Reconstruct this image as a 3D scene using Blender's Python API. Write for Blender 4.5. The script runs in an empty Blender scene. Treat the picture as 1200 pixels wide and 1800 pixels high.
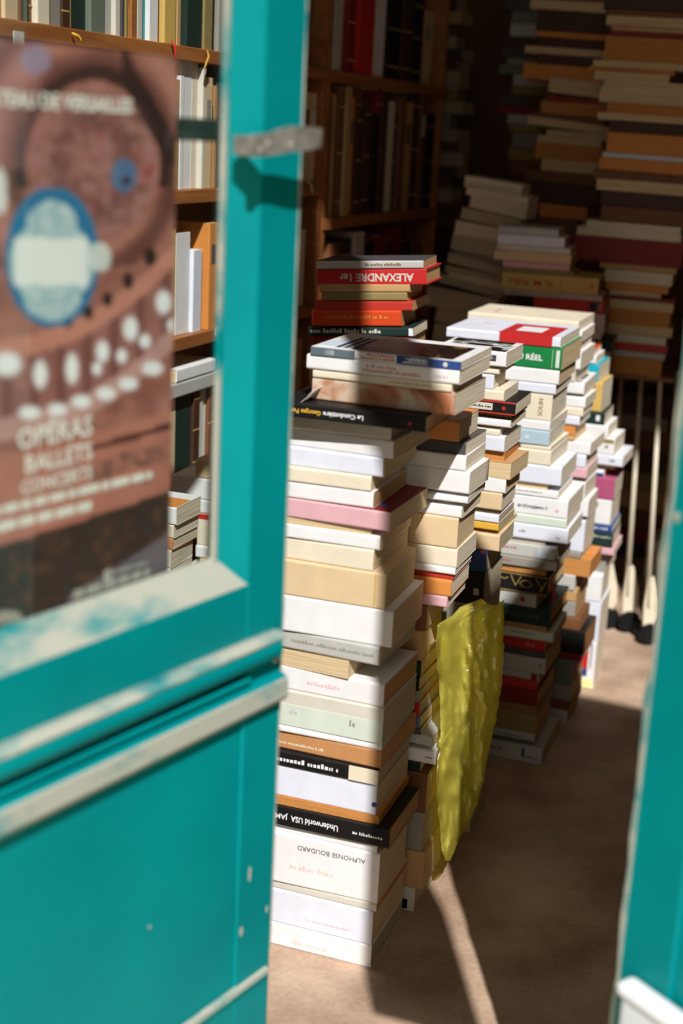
import bpy, bmesh, math, random
from mathutils import Vector, Matrix, Euler, noise
random.seed(7)
scene = bpy.context.scene
COLL = scene.collection
rad = math.radians

# ------------------------------------------------------------------ camera
FPX, CAMH = 2470.0, 1.5
PITCH, ROLL = rad(15.2), rad(2.85)
FW = Vector((0, math.cos(PITCH), -math.sin(PITCH)))
_r0 = Vector((1, 0, 0)); _u0 = Vector((0, math.sin(PITCH), math.cos(PITCH)))
RT = math.cos(ROLL) * _r0 + math.sin(ROLL) * _u0
UP = -math.sin(ROLL) * _r0 + math.cos(ROLL) * _u0
CAM = Vector((0, 0, CAMH))
cd = bpy.data.cameras.new('camera')
cam = bpy.data.objects.new('camera', cd); COLL.objects.link(cam)
cam.matrix_world = Matrix(((RT.x, UP.x, -FW.x, CAM.x), (RT.y, UP.y, -FW.y, CAM.y),
                           (RT.z, UP.z, -FW.z, CAM.z), (0, 0, 0, 1)))
cd.sensor_fit = 'VERTICAL'; cd.sensor_height = 36.0
cd.lens = 36.0 * FPX / 1800.0
cd.clip_start = 0.05; cd.clip_end = 200
cd.dof.use_dof = True; cd.dof.focus_distance = 2.75; cd.dof.aperture_fstop = 2.1
scene.camera = cam

# ------------------------------------------------------------------ sky, sun, exposure
SUN_AZ, SUN_EL = rad(-5.9), rad(45)          # direction the light travels (azimuth from +Y)
w = bpy.data.worlds.new('sky'); scene.world = w; w.use_nodes = True
nt = w.node_tree
bg = nt.nodes['Background']
bg.inputs['Color'].default_value = (1.0, 0.90, 0.77, 1)   # hazy bright sky
bg.inputs['Strength'].default_value = 0.62
sd = bpy.data.lights.new('sun_offscreen', 'SUN'); sd.energy = 5.1; sd.angle = rad(0.6); sd.color = (1.0, 0.97, 0.94)
so = bpy.data.objects.new('sun_offscreen', sd); COLL.objects.link(so)
trav = Vector((math.sin(SUN_AZ) * math.cos(SUN_EL), math.cos(SUN_AZ) * math.cos(SUN_EL), -math.sin(SUN_EL)))
so.rotation_euler = trav.to_track_quat('-Z', 'Y').to_euler(); so.location = (0.5, -3, 6)
vs = scene.view_settings
vs.view_transform = 'Standard'; vs.look = 'None'; vs.gamma = 1.0; vs.exposure = 0.0
vs.use_curve_mapping = False

# ------------------------------------------------------------------ pixel helpers (1200x1800 photo frame)
def ray(x, y): return FW * FPX + RT * (x - 600) - UP * (y - 900)
def onz(x, y, z=0.0):
    d = ray(x, y); return CAM + d * ((z - CAMH) / d.z)
def onplane(x, y, P, n):
    d = ray(x, y); return CAM + d * ((P - CAM).dot(n) / d.dot(n))
def ondist(x, y, dist):
    d = ray(x, y); return CAM + d * (dist / d.y)
def proj(P):
    v = P - CAM; k = v.dot(FW); return 600 + FPX * v.dot(RT) / k, 900 - FPX * v.dot(UP) / k

# ------------------------------------------------------------------ materials
def lin(c):
    return tuple((x / 12.92 if x <= 0.04045 else ((x + 0.055) / 1.055) ** 2.4) for x in (v / 255.0 for v in c)) + (1.0,)
MATS = {}
def newmat(name):
    m = bpy.data.materials.new(name); m.use_nodes = True
    return m, m.node_tree, m.node_tree.nodes['Principled BSDF']
def mat_plain(name, rgb, rough=0.6, var=0.18, scale=14.0, spec=0.3, metal=0.0, bump=0.0):
    if name in MATS: return MATS[name]
    m, t, b = newmat(name)
    tc = t.nodes.new('ShaderNodeTexCoord'); n = t.nodes.new('ShaderNodeTexNoise')
    n.inputs['Scale'].default_value = scale; n.inputs['Detail'].default_value = 5
    t.links.new(tc.outputs['Object'], n.inputs['Vector'])
    r = t.nodes.new('ShaderNodeValToRGB'); c = lin(rgb)
    r.color_ramp.elements[0].position = 0.3; r.color_ramp.elements[1].position = 0.7
    r.color_ramp.elements[0].color = tuple(v * (1 - var) for v in c[:3]) + (1,)
    r.color_ramp.elements[1].color = tuple(min(1, v * (1 + var * .5)) for v in c[:3]) + (1,)
    t.links.new(n.outputs['Fac'], r.inputs['Fac']); t.links.new(r.outputs['Color'], b.inputs['Base Color'])
    b.inputs['Roughness'].default_value = rough; b.inputs['Specular IOR Level'].default_value = spec
    b.inputs['Metallic'].default_value = metal
    if bump:
        bp = t.nodes.new('ShaderNodeBump'); bp.inputs['Strength'].default_value = bump; bp.inputs['Distance'].default_value = 0.01
        t.links.new(n.outputs['Fac'], bp.inputs['Height']); t.links.new(bp.outputs['Normal'], b.inputs['Normal'])
    MATS[name] = m; return m
def mat_pages(rgb, axis):
    name = 'pages_%s_%s' % (axis, '_'.join(map(str, rgb)))
    if name in MATS: return MATS[name]
    m, t, b = newmat(name)
    tc = t.nodes.new('ShaderNodeTexCoord'); mp = t.nodes.new('ShaderNodeMapping')
    s = {'z': (5, 5, 520), 'x': (520, 5, 5)}[axis]
    mp.inputs['Scale'].default_value = s
    n = t.nodes.new('ShaderNodeTexNoise'); n.inputs['Scale'].default_value = 1.0; n.inputs['Detail'].default_value = 3
    t.links.new(tc.outputs['Object'], mp.inputs['Vector']); t.links.new(mp.outputs['Vector'], n.inputs['Vector'])
    r = t.nodes.new('ShaderNodeValToRGB'); c = lin(rgb)
    r.color_ramp.elements[0].position = 0.30; r.color_ramp.elements[1].position = 0.62
    r.color_ramp.elements[0].color = (c[0] * .66, c[1] * .58, c[2] * .50, 1); r.color_ramp.elements[1].color = c
    t.links.new(n.outputs['Fac'], r.inputs['Fac']); t.links.new(r.outputs['Color'], b.inputs['Base Color'])
    bp = t.nodes.new('ShaderNodeBump'); bp.inputs['Strength'].default_value = 0.35; bp.inputs['Distance'].default_value = 0.002
    t.links.new(n.outputs['Fac'], bp.inputs['Height']); t.links.new(bp.outputs['Normal'], b.inputs['Normal'])
    b.inputs['Roughness'].default_value = 0.85; b.inputs['Specular IOR Level'].default_value = 0.1
    MATS[name] = m; return m
def mat_wood(name, rgb, axis='x', rough=0.55):
    if name in MATS: return MATS[name]
    m, t, b = newmat(name)
    tc = t.nodes.new('ShaderNodeTexCoord'); mp = t.nodes.new('ShaderNodeMapping')
    mp.inputs['Scale'].default_value = {'x': (2, 26, 26), 'y': (26, 2, 26), 'z': (26, 26, 2)}[axis]
    n = t.nodes.new('ShaderNodeTexNoise'); n.inputs['Scale'].default_value = 1.5; n.inputs['Detail'].default_value = 6; n.inputs['Distortion'].default_value = 1.2
    t.links.new(tc.outputs['Object'], mp.inputs['Vector']); t.links.new(mp.outputs['Vector'], n.inputs['Vector'])
    r = t.nodes.new('ShaderNodeValToRGB'); c = lin(rgb)
    r.color_ramp.elements[0].position = 0.3; r.color_ramp.elements[1].position = 0.7
    r.color_ramp.elements[0].color = (c[0] * .6, c[1] * .55, c[2] * .5, 1); r.color_ramp.elements[1].color = c
    t.links.new(n.outputs['Fac'], r.inputs['Fac']); t.links.new(r.outputs['Color'], b.inputs['Base Color'])
    b.inputs['Roughness'].default_value = rough
    MATS[name] = m; return m
def mat_worn(name, paint, bare, lo, hi, scale=9.0, stretch=(1, 1, 1), rough=0.45):
    """old gloss paint worn through to a pale undercoat, in patches with their own shape"""
    if name in MATS: return MATS[name]
    m, t, b = newmat(name)
    tc = t.nodes.new('ShaderNodeTexCoord'); mp = t.nodes.new('ShaderNodeMapping'); mp.inputs['Scale'].default_value = stretch
    n = t.nodes.new('ShaderNodeTexNoise'); n.inputs['Scale'].default_value = scale; n.inputs['Detail'].default_value = 7; n.inputs['Roughness'].default_value = 0.6
    n2 = t.nodes.new('ShaderNodeTexNoise'); n2.inputs['Scale'].default_value = 3.2; n2.inputs['Detail'].default_value = 6
    t.links.new(tc.outputs['Object'], mp.inputs['Vector'])
    t.links.new(mp.outputs['Vector'], n.inputs['Vector']); t.links.new(tc.outputs['Object'], n2.inputs['Vector'])
    pr = t.nodes.new('ShaderNodeValToRGB'); c = lin(paint)
    pr.color_ramp.elements[0].position = 0.35; pr.color_ramp.elements[1].position = 0.68
    pr.color_ramp.elements[0].color = tuple(v * .86 for v in c[:3]) + (1,); pr.color_ramp.elements[1].color = (c[0], c[1] * 1.1, c[2] * 1.08, 1)
    t.links.new(n2.outputs['Fac'], pr.inputs['Fac'])
    mr = t.nodes.new('ShaderNodeMapRange'); mr.inputs['From Min'].default_value = lo; mr.inputs['From Max'].default_value = hi
    t.links.new(n.outputs['Fac'], mr.inputs['Value'])
    mx = t.nodes.new('ShaderNodeMix'); mx.data_type = 'RGBA'
    t.links.new(mr.outputs['Result'], mx.inputs[0]); t.links.new(pr.outputs['Color'], mx.inputs[6]); mx.inputs[7].default_value = lin(bare)
    t.links.new(mx.outputs[2], b.inputs['Base Color'])
    bp = t.nodes.new('ShaderNodeBump'); bp.inputs['Strength'].default_value = 0.25; bp.inputs['Distance'].default_value = 0.004
    t.links.new(n.outputs['Fac'], bp.inputs['Height']); t.links.new(bp.outputs['Normal'], b.inputs['Normal'])
    b.inputs['Roughness'].default_value = rough; b.inputs['Specular IOR Level'].default_value = 0.12
    MATS[name] = m; return m
TEAL = (0, 136, 140)
BARE = (172, 174, 162)
M_TEAL = mat_worn('teal_gloss_paint', TEAL, (150, 185, 180), 0.715, 0.76, 7.0)
M_WORN = mat_worn('worn_teal_edge', TEAL, BARE, 0.36, 0.52, 16.0, (1, 1, .55))
M_WORNH = mat_worn('worn_teal_moulding', TEAL, BARE, 0.33, 0.50, 12.0, (.5, 1, 1))
def mat_glass():
    m, t, b = newmat('window_glass')
    t.nodes.remove(b)
    out = t.nodes['Material Output']
    tr = t.nodes.new('ShaderNodeBsdfTransparent'); tr.inputs['Color'].default_value = (.96, .98, .97, 1)
    gl = t.nodes.new('ShaderNodeBsdfGlossy'); gl.inputs['Roughness'].default_value = 0.02
    mx = t.nodes.new('ShaderNodeMixShader')
    mx.inputs['Fac'].default_value = .045; t.links.new(tr.outputs['BSDF'], mx.inputs[1]); t.links.new(gl.outputs['BSDF'], mx.inputs[2])
    t.links.new(mx.outputs['Shader'], out.inputs['Surface'])
    return m
M_GLASS = mat_glass()

# ------------------------------------------------------------------ object helpers
def link(o, parent=None):
    COLL.objects.link(o)
    if parent: o.parent = parent
    return o
def mesh_obj(name, verts, faces, mat, parent=None, smooth=False):
    me = bpy.data.meshes.new(name); me.from_pydata([tuple(v) for v in verts], [], faces); me.update()
    bm = bmesh.new(); bm.from_mesh(me); bmesh.ops.recalc_face_normals(bm, faces=bm.faces); bm.to_mesh(me); bm.free()
    if mat: me.materials.append(mat)
    if smooth:
        for p in me.polygons: p.use_smooth = True
    return link(bpy.data.objects.new(name, me), parent)
def boxgeo(boxes):
    V, F = [], []
    for (x0, x1, y0, y1, z0, z1) in boxes:
        k = len(V)
        V += [(x0, y0, z0), (x1, y0, z0), (x1, y1, z0), (x0, y1, z0), (x0, y0, z1), (x1, y0, z1), (x1, y1, z1), (x0, y1, z1)]
        F += [tuple(k + i for i in f) for f in ((0, 3, 2, 1), (4, 5, 6, 7), (0, 1, 5, 4), (1, 2, 6, 5), (2, 3, 7, 6), (3, 0, 4, 7))]
    return V, F
def box(name, b, mat, parent=None):
    V, F = boxgeo([b]); return mesh_obj(name, V, F, mat, parent)
def bevel_box(name, b, mat, parent=None, r=0.004, seg=2):
    o = box(name, b, mat, parent)
    bm = bmesh.new(); bm.from_mesh(o.data)
    bmesh.ops.bevel(bm, geom=list(bm.edges), offset=r, segments=seg, affect='EDGES', profile=0.5)
    bm.to_mesh(o.data); bm.free()
    return o
def extrude_profile(name, prof, x0, x1, mat, parent=None, smooth=False, stations=None):
    xs = stations or [x0, x1]; n = len(prof); V, F = [], []
    for x in xs: V += [(x, p[0], p[1]) for p in prof]
    for i in range(len(xs) - 1):
        for j in range(n):
            F.append((i * n + j, i * n + (j + 1) % n, (i + 1) * n + (j + 1) % n, (i + 1) * n + j))
    F.append(tuple(range(n))); F.append(tuple(range((len(xs) - 1) * n, len(xs) * n)))
    return mesh_obj(name, V, F, mat, parent, smooth)
def tube(name, pts, radii, mat, parent=None, seg=10):
    V, F = [], []; pts = [Vector(p) for p in pts]
    for i, p in enumerate(pts):
        d = (pts[min(i + 1, len(pts) - 1)] - pts[max(i - 1, 0)]).normalized()
        a = d.orthogonal().normalized() if i == 0 else (a - d * a.dot(d)).normalized()
        b = d.cross(a); r = radii[i] if isinstance(radii, (list, tuple)) else radii
        for k in range(seg):
            th = 2 * math.pi * k / seg; V.append(p + (a * math.cos(th) + b * math.sin(th)) * r)
    for i in range(len(pts) - 1):
        for k in range(seg):
            F.append((i * seg + k, i * seg + (k + 1) % seg, (i + 1) * seg + (k + 1) % seg, (i + 1) * seg + k))
    F.append(tuple(range(seg))); F.append(tuple(range((len(pts) - 1) * seg, len(pts) * seg)))
    return mesh_obj(name, V, F, mat, parent, True)
def empty(name, loc, rot=(0, 0, 0)):
    o = bpy.data.objects.new(name, None); COLL.objects.link(o); o.location = loc; o.rotation_euler = rot
    o.empty_display_size = 0.02
    return o
def tag(o, label=None, cat=None, group=None, kind=None):
    if label: o['label'] = label
    if cat: o['category'] = cat
    if group: o['group'] = group
    if kind: o['kind'] = kind
    return o
TXT = {}
def text_mesh(s, h, bold=0.0):
    """flat lettering centred on the origin in the XY plane, cap height about h"""
    key = (s, round(h, 4), bold)
    if key in TXT: return TXT[key]
    cu = bpy.data.curves.new('lettering', 'FONT'); cu.body = s; cu.size = h / 0.70; cu.align_x = 'CENTER'; cu.align_y = 'CENTER'
    cu.resolution_u = 2; cu.offset = bold
    o = bpy.data.objects.new('lettering', cu); me = bpy.data.meshes.new_from_object(o)
    bpy.data.objects.remove(o); TXT[key] = me; return me

ORD = ['zeroth', 'first', 'second', 'third', 'fourth', 'fifth', 'sixth', 'seventh', 'eighth', 'ninth', 'tenth', 'eleventh', 'twelfth',
       'thirteenth', 'fourteenth', 'fifteenth', 'sixteenth', 'seventeenth', 'eighteenth', 'nineteenth', 'twentieth']
def ordw(i):
    if i <= 20: return ORD[i]
    if i == 30: return 'thirtieth'
    if i == 40: return 'fortieth'
    return ('twenty-' if i < 30 else 'thirty-' if i < 40 else 'forty-') + ORD[i % 10]

# ------------------------------------------------------------------ room shell (room axes u right, v deep; yaw 20.5 deg)
ROOM = rad(20.5)
uv0 = empty('room_axes', (0, 0, 0)); bpy.data.objects.remove(uv0)
RU = Vector((math.cos(ROOM), -math.sin(ROOM), 0)); RV = Vector((math.sin(ROOM), math.cos(ROOM), 0))
def room_obj(name, boxes, mat):
    V, F = boxgeo(boxes)
    V = [RU * v[0] + RV * v[1] + Vector((0, 0, v[2])) for v in V]
    return tag(mesh_obj(name, V, F, mat), kind='structure')
def floor_mat():
    m, t, b = newmat('worn_floor')
    tc = t.nodes.new('ShaderNodeTexCoord')
    n = t.nodes.new('ShaderNodeTexNoise'); n.inputs['Scale'].default_value = 5.5; n.inputs['Detail'].default_value = 8
    n2 = t.nodes.new('ShaderNodeTexNoise'); n2.inputs['Scale'].default_value = 90; n2.inputs['Detail'].default_value = 4
    t.links.new(tc.outputs['Object'], n.inputs['Vector']); t.links.new(tc.outputs['Object'], n2.inputs['Vector'])
    ad = t.nodes.new('ShaderNodeMath'); ad.operation = 'MULTIPLY_ADD'; ad.inputs[1].default_value = 0.25
    t.links.new(n2.outputs['Fac'], ad.inputs[0]); t.links.new(n.outputs['Fac'], ad.inputs[2])
    r = t.nodes.new('ShaderNodeValToRGB')
    r.color_ramp.elements[0].position = 0.42; r.color_ramp.elements[1].position = 0.8
    r.color_ramp.elements[0].color = lin((150, 124, 102)); r.color_ramp.elements[1].color = lin((204, 176, 152))
    t.links.new(ad.outputs[0], r.inputs['Fac']); t.links.new(r.outputs['Color'], b.inputs['Base Color'])
    bp = t.nodes.new('ShaderNodeBump'); bp.inputs['Strength'].default_value = 0.2; bp.inputs['Distance'].default_value = 0.004
    t.links.new(n2.outputs['Fac'], bp.inputs['Height']); t.links.new(bp.outputs['Normal'], b.inputs['Normal'])
    b.inputs['Roughness'].default_value = 0.75
    return m
M_FLOOR = floor_mat()
M_PAVE = mat_plain('street_pavement', (214, 196, 166), 0.9, .12, 6)
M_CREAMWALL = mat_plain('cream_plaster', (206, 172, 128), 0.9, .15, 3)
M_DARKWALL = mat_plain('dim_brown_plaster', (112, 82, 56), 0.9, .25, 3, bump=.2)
M_FACADE = mat_worn('facade_teal_paint', TEAL, BARE, 0.7, 0.8)
UL, UR, VF, VB, CEIL = -1.80, 1.25, 0.90, 5.9, 4.75
room_obj('floor', [(UL - .15, UR + .15, VF - .2, VB + .15, -0.1, 0)], M_FLOOR)
room_obj('pavement', [(-9, 9, -9, VF - .2, -0.13, -0.005)], M_PAVE)
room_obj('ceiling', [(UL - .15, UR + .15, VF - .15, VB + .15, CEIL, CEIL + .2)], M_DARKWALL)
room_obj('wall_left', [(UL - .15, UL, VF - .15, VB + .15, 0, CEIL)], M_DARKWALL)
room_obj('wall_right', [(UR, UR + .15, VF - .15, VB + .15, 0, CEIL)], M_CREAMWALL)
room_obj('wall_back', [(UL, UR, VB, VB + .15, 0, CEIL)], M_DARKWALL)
LINT = 4.50
room_obj('wall_front', [(UL, -0.87, VF - .15, VF, 0, CEIL), (-0.87, UR, VF - .15, VF, LINT, CEIL)], M_FACADE)
# unseen boards added to block sun: sloping-topped right of the door, another leaning
def room_poly(name, prof, v0, v1, mat):
    n = len(prof); V = []
    for vv in (v0, v1): V += [RU * u + RV * vv + Vector((0, 0, zz)) for u, zz in prof]
    F = [tuple(range(n)), tuple(range(n, 2 * n))] + [(i, (i + 1) % n, n + (i + 1) % n, n + i) for i in range(n)]
    return tag(mesh_obj(name, V, F, mat), kind='structure')
def shade_boards():
    room_poly('shade_board_right', [(.285, 0), (.285, 2.80), (.50, 3.19), (UR, 3.13), (UR, 0)], VF - .06, VF - .04, M_FACADE)
    room_poly('shade_board_leaning', [(-.060, SH_Z), (-.076, 2.43), (-.092, 2.48), (-.136, 2.53), (-.145, 2.7), (-.22, LINT), (-.09, LINT), (-.006, 2.6), (.05, 2.45), (.078, 2.3), (.095, 2.05), (.137, 1.75), (.137, SH_Z)], VF - .06, VF - .04, M_FACADE)
SH_Z = 1.36
shade_boards()

# ------------------------------------------------------------------ left door leaf
def door_frame_left():
    FE = Vector((-0.072, 1.8, 0)); az = rad(34)
    root = empty('door_1', FE, (0, 0, math.pi / 2 - az))      # local +x runs along the leaf to its free edge, +y behind it
    return root
door1 = tag(door_frame_left(), kind='structure')
door1['label'] = 'open teal half-glazed door leaf with worn paint, poster side'
DW = 0.76; DH = 2.25; DT = 0.042
bevel_box('stile', (-0.080, 0, 0, DT, 0, DH), M_TEAL, door1, .003)
bevel_box('stile', (-DW, -DW + .085, 0, DT, 0, DH), M_TEAL, door1, .003)
bevel_box('bottom_rail', (-DW + .085, -0.080, 0, DT, 0.005, 0.315), M_TEAL, door1, .003)
bevel_box('lock_rail', (-DW + .085, -0.080, 0, DT, 0.807, 0.925), M_TEAL, door1, .003)
box('rail_core', (-DW + .084, -0.079, .022, DT - .001, 0.755, 0.81), M_TEAL, door1)
bevel_box('top_rail', (-DW + .085, -0.080, 0, DT, DH - .12, DH), M_TEAL, door1, .003)
box('lower_panel', (-DW + .08, -0.076, 0.004, 0.026, 0.31, 0.765), M_TEAL, door1)
# reveal round the glass: chamfer faces sloping back from stile to pane
def chamfer(name, pts, mat, parent):     # quad strip as a solid wedge
    return mesh_obj(name, pts, [(0, 1, 2), (3, 5, 4), (0, 3, 4, 1), (1, 4, 5, 2), (2, 5, 3, 0)], mat, parent)
z0, z1 = 0.925, DH - .12
chamfer('glazing_reveal', [(-.080, 0.0, z0), (-.080, .030, z0), (-.116, .030, z0 + .03), (-.080, 0.0, z1), (-.080, .030, z1), (-.116, .030, z1 - .03)], M_TEAL, door1)
xl, xr = -DW + .085, -.080
chamfer('glazing_sill', [(xl, 0.0, z0), (xl, .030, z0), (xl + .03, .030, z0 + .040), (xr, 0.0, z0), (xr, .030, z0), (xr - .03, .030, z0 + .040)], M_WORNH, door1)
bevel_box('putty_line', (-.1225, -.1135, .024, .031, z0 + .03, z1 - .03), M_WORN, door1, .002)
box('glass_pane', (-DW + .08, -.078, .0285, .0315, z0 - .005, z1 + .005), M_GLASS, door1)
# weatherboard mouldings of the lock rail
tor = [(0.004, .848)] + [(-0.022 * math.sin(a) - .001, .828 + .020 * math.cos(a)) for a in [i * math.pi / 10 for i in range(0, 11)]] + [(0.004, .806)]
extrude_profile('rail_moulding', tor, -DW + .01, -.028, M_TEAL, door1, False)
cap = [(0.002, .8455), (-.010, .8475), (-.020, .841), (-.0205, .838), (-.010, .8455), (0.002, .842)]
extrude_profile('moulding_worn_edge', [(p[0] - .0015, p[1] + .0035) for p in cap], -DW + .01, -.022, M_WORNH, door1)
extrude_profile('drip_groove_strip', [(0.024, .7985), (-.008, .7985), (-.010, .797), (-.010, .7905), (-.008, .789), (0.024, .789)], -DW + .085, -.079, M_TEAL, door1)
extrude_profile('apron_strip', [(0.024, .7835), (-.008, .7835), (-.014, .780), (-.016, .752), (-.012, .747), (0.024, .744)], -DW + .085, -.079, M_TEAL, door1)
extrude_profile('apron_worn_edge', [(-.0135, .7795), (-.0170, .7775), (-.0185, .753), (-.0135, .7455), (-.001, .742), (-.012, .750), (-.0155, .754)], -DW + .01, -.006, M_WORNH, door1)
extrude_profile('apron_strip', [(0.003, .7835), (-.008, .7835), (-.014, .780), (-.016, .752), (-.012, .747), (0.003, .744)], -.079, -.006, M_TEAL, door1)
extrude_profile('lower_bead', [(0.004, .325), (-.006, .322), (-.006, .313), (0.004, .310)], -DW + .02, -.012, M_TEAL, door1)
extrude_profile('bead_worn_edge', [(.002, .3275), (-.007, .3255), (-.007, .319), (-.0055, .319), (-.0055, .324), (.002, .326)], -DW + .02, -.010, M_WORNH, door1)
box('free_edge_worn', (-.0012, .0008, -.0008, .012, 0.35, DH), M_WORN, door1)
# screw plug and paint chips on the stile
bm = bmesh.new(); bmesh.ops.create_cone(bm, cap_ends=True, segments=16, radius1=.012, radius2=.011, depth=.006)
me = bpy.data.meshes.new('plug'); bm.to_mesh(me); bm.free(); me.materials.append(mat_plain('bare_putty', BARE, .8))
pl = link(bpy.data.objects.new('moulding_end_plug', me), door1); pl.location = (-.016, -.002, .815); pl.rotation_euler = (math.pi / 2, 0, 0); pl.scale = (.6, 1.5, 1)
chipm = mat_plain('bare_putty', BARE)
for (cx, cz, sx, sz) in ((-.055, .495, .003, .012), (-.070, .412, .004, .008), (-.012, .42, .002, .006), (-.26, .51, .002, .003)):
    bm = bmesh.new(); bmesh.ops.create_icosphere(bm, subdivisions=2, radius=1)
    for v in bm.verts:
        k = 1 + .35 * noise.noise(v.co * 2 + Vector((cx * 90, 0, cz * 50))); v.co = Vector((v.co.x * sx * k, v.co.y * .0008, v.co.z * sz * k))
    me = bpy.data.meshes.new('paint_chip'); bm.to_mesh(me); bm.free(); me.materials.append(chipm)
    link(bpy.data.objects.new('paint_chip', me), door1).location = (cx, .0002 if cx < -.08 else -.0004, cz)
# latch: grey iron plate with a bent spring arm standing off the stile past the edge
M_IRON = mat_plain('grey_worn_iron', (150, 146, 138), .5, .35, 60, .5, .35, .3)
def on_latch(x, y, off):
    P = onplane(x, y, Vector((-0.072, 1.8, 0)) + LDN * off, LDN); q = P - Vector((-0.072, 1.8, 0)); return q.dot(LDV), P.z
LDV = Vector((math.sin(rad(34)), math.cos(rad(34)), 0)); LDN = Vector((math.cos(rad(34)), -math.sin(rad(34)), 0))
latch = []
for (px, ya, yb, off) in ((446, 238, 276, .036), (480, 234, 273, .038), (498, 226, 270, .042), (520, 222, 266, .046), (545, 223, 264, .048), (566, 226, 258, .046)):
    ta, za = on_latch(px, ya, off); tb, zb_ = on_latch(px, yb, off); latch.append((ta, -off, za, zb_))
V, F = [], []
for (x, y, zh, zl) in latch:
    V += [(x, y, zl), (x, y + .007, zl), (x, y + .007, zh), (x, y, zh)]
for i in range(len(latch) - 1):
    for j in range(4): F.append((i * 4 + j, i * 4 + (j + 1) % 4, i * 4 + 4 + (j + 1) % 4, i * 4 + 4 + j))
F += [(0, 1, 2, 3), (20, 21, 22, 23)]
la = mesh_obj('latch', V, F, M_IRON, door1)
la['label'] = 'worn grey iron latch plate'
lx, lz = latch[0][0], .5 * (latch[0][2] + latch[0][3])
box('latch_bracket', (lx + .010, lx + .030, -.034, .002, lz - .011, lz + .011), M_IRON, la)
for dx in (.012, .026, .062):
    bm = bmesh.new(); bmesh.ops.create_uvsphere(bm, u_segments=10, v_segments=6, radius=.0042)
    me = bpy.data.meshes.new('rivet'); bm.to_mesh(me); bm.free(); me.materials.append(M_IRON)
    link(bpy.data.objects.new('rivet', me), la).location = (lx + dx, -.036 if dx < .05 else -.043, lz + (.003 if dx > .02 else -.004))
M_BAR = mat_plain('dark_green_iron', (40, 58, 52), .5, .2, 30, .4)
gb = bevel_box('guard_bar', (-DW + .08, -.085, .040, .050, -.013, .013), M_BAR, door1, .003)
gb.location = (0, 0, 1.492); gb.rotation_euler = (0, 0, 0)

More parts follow.
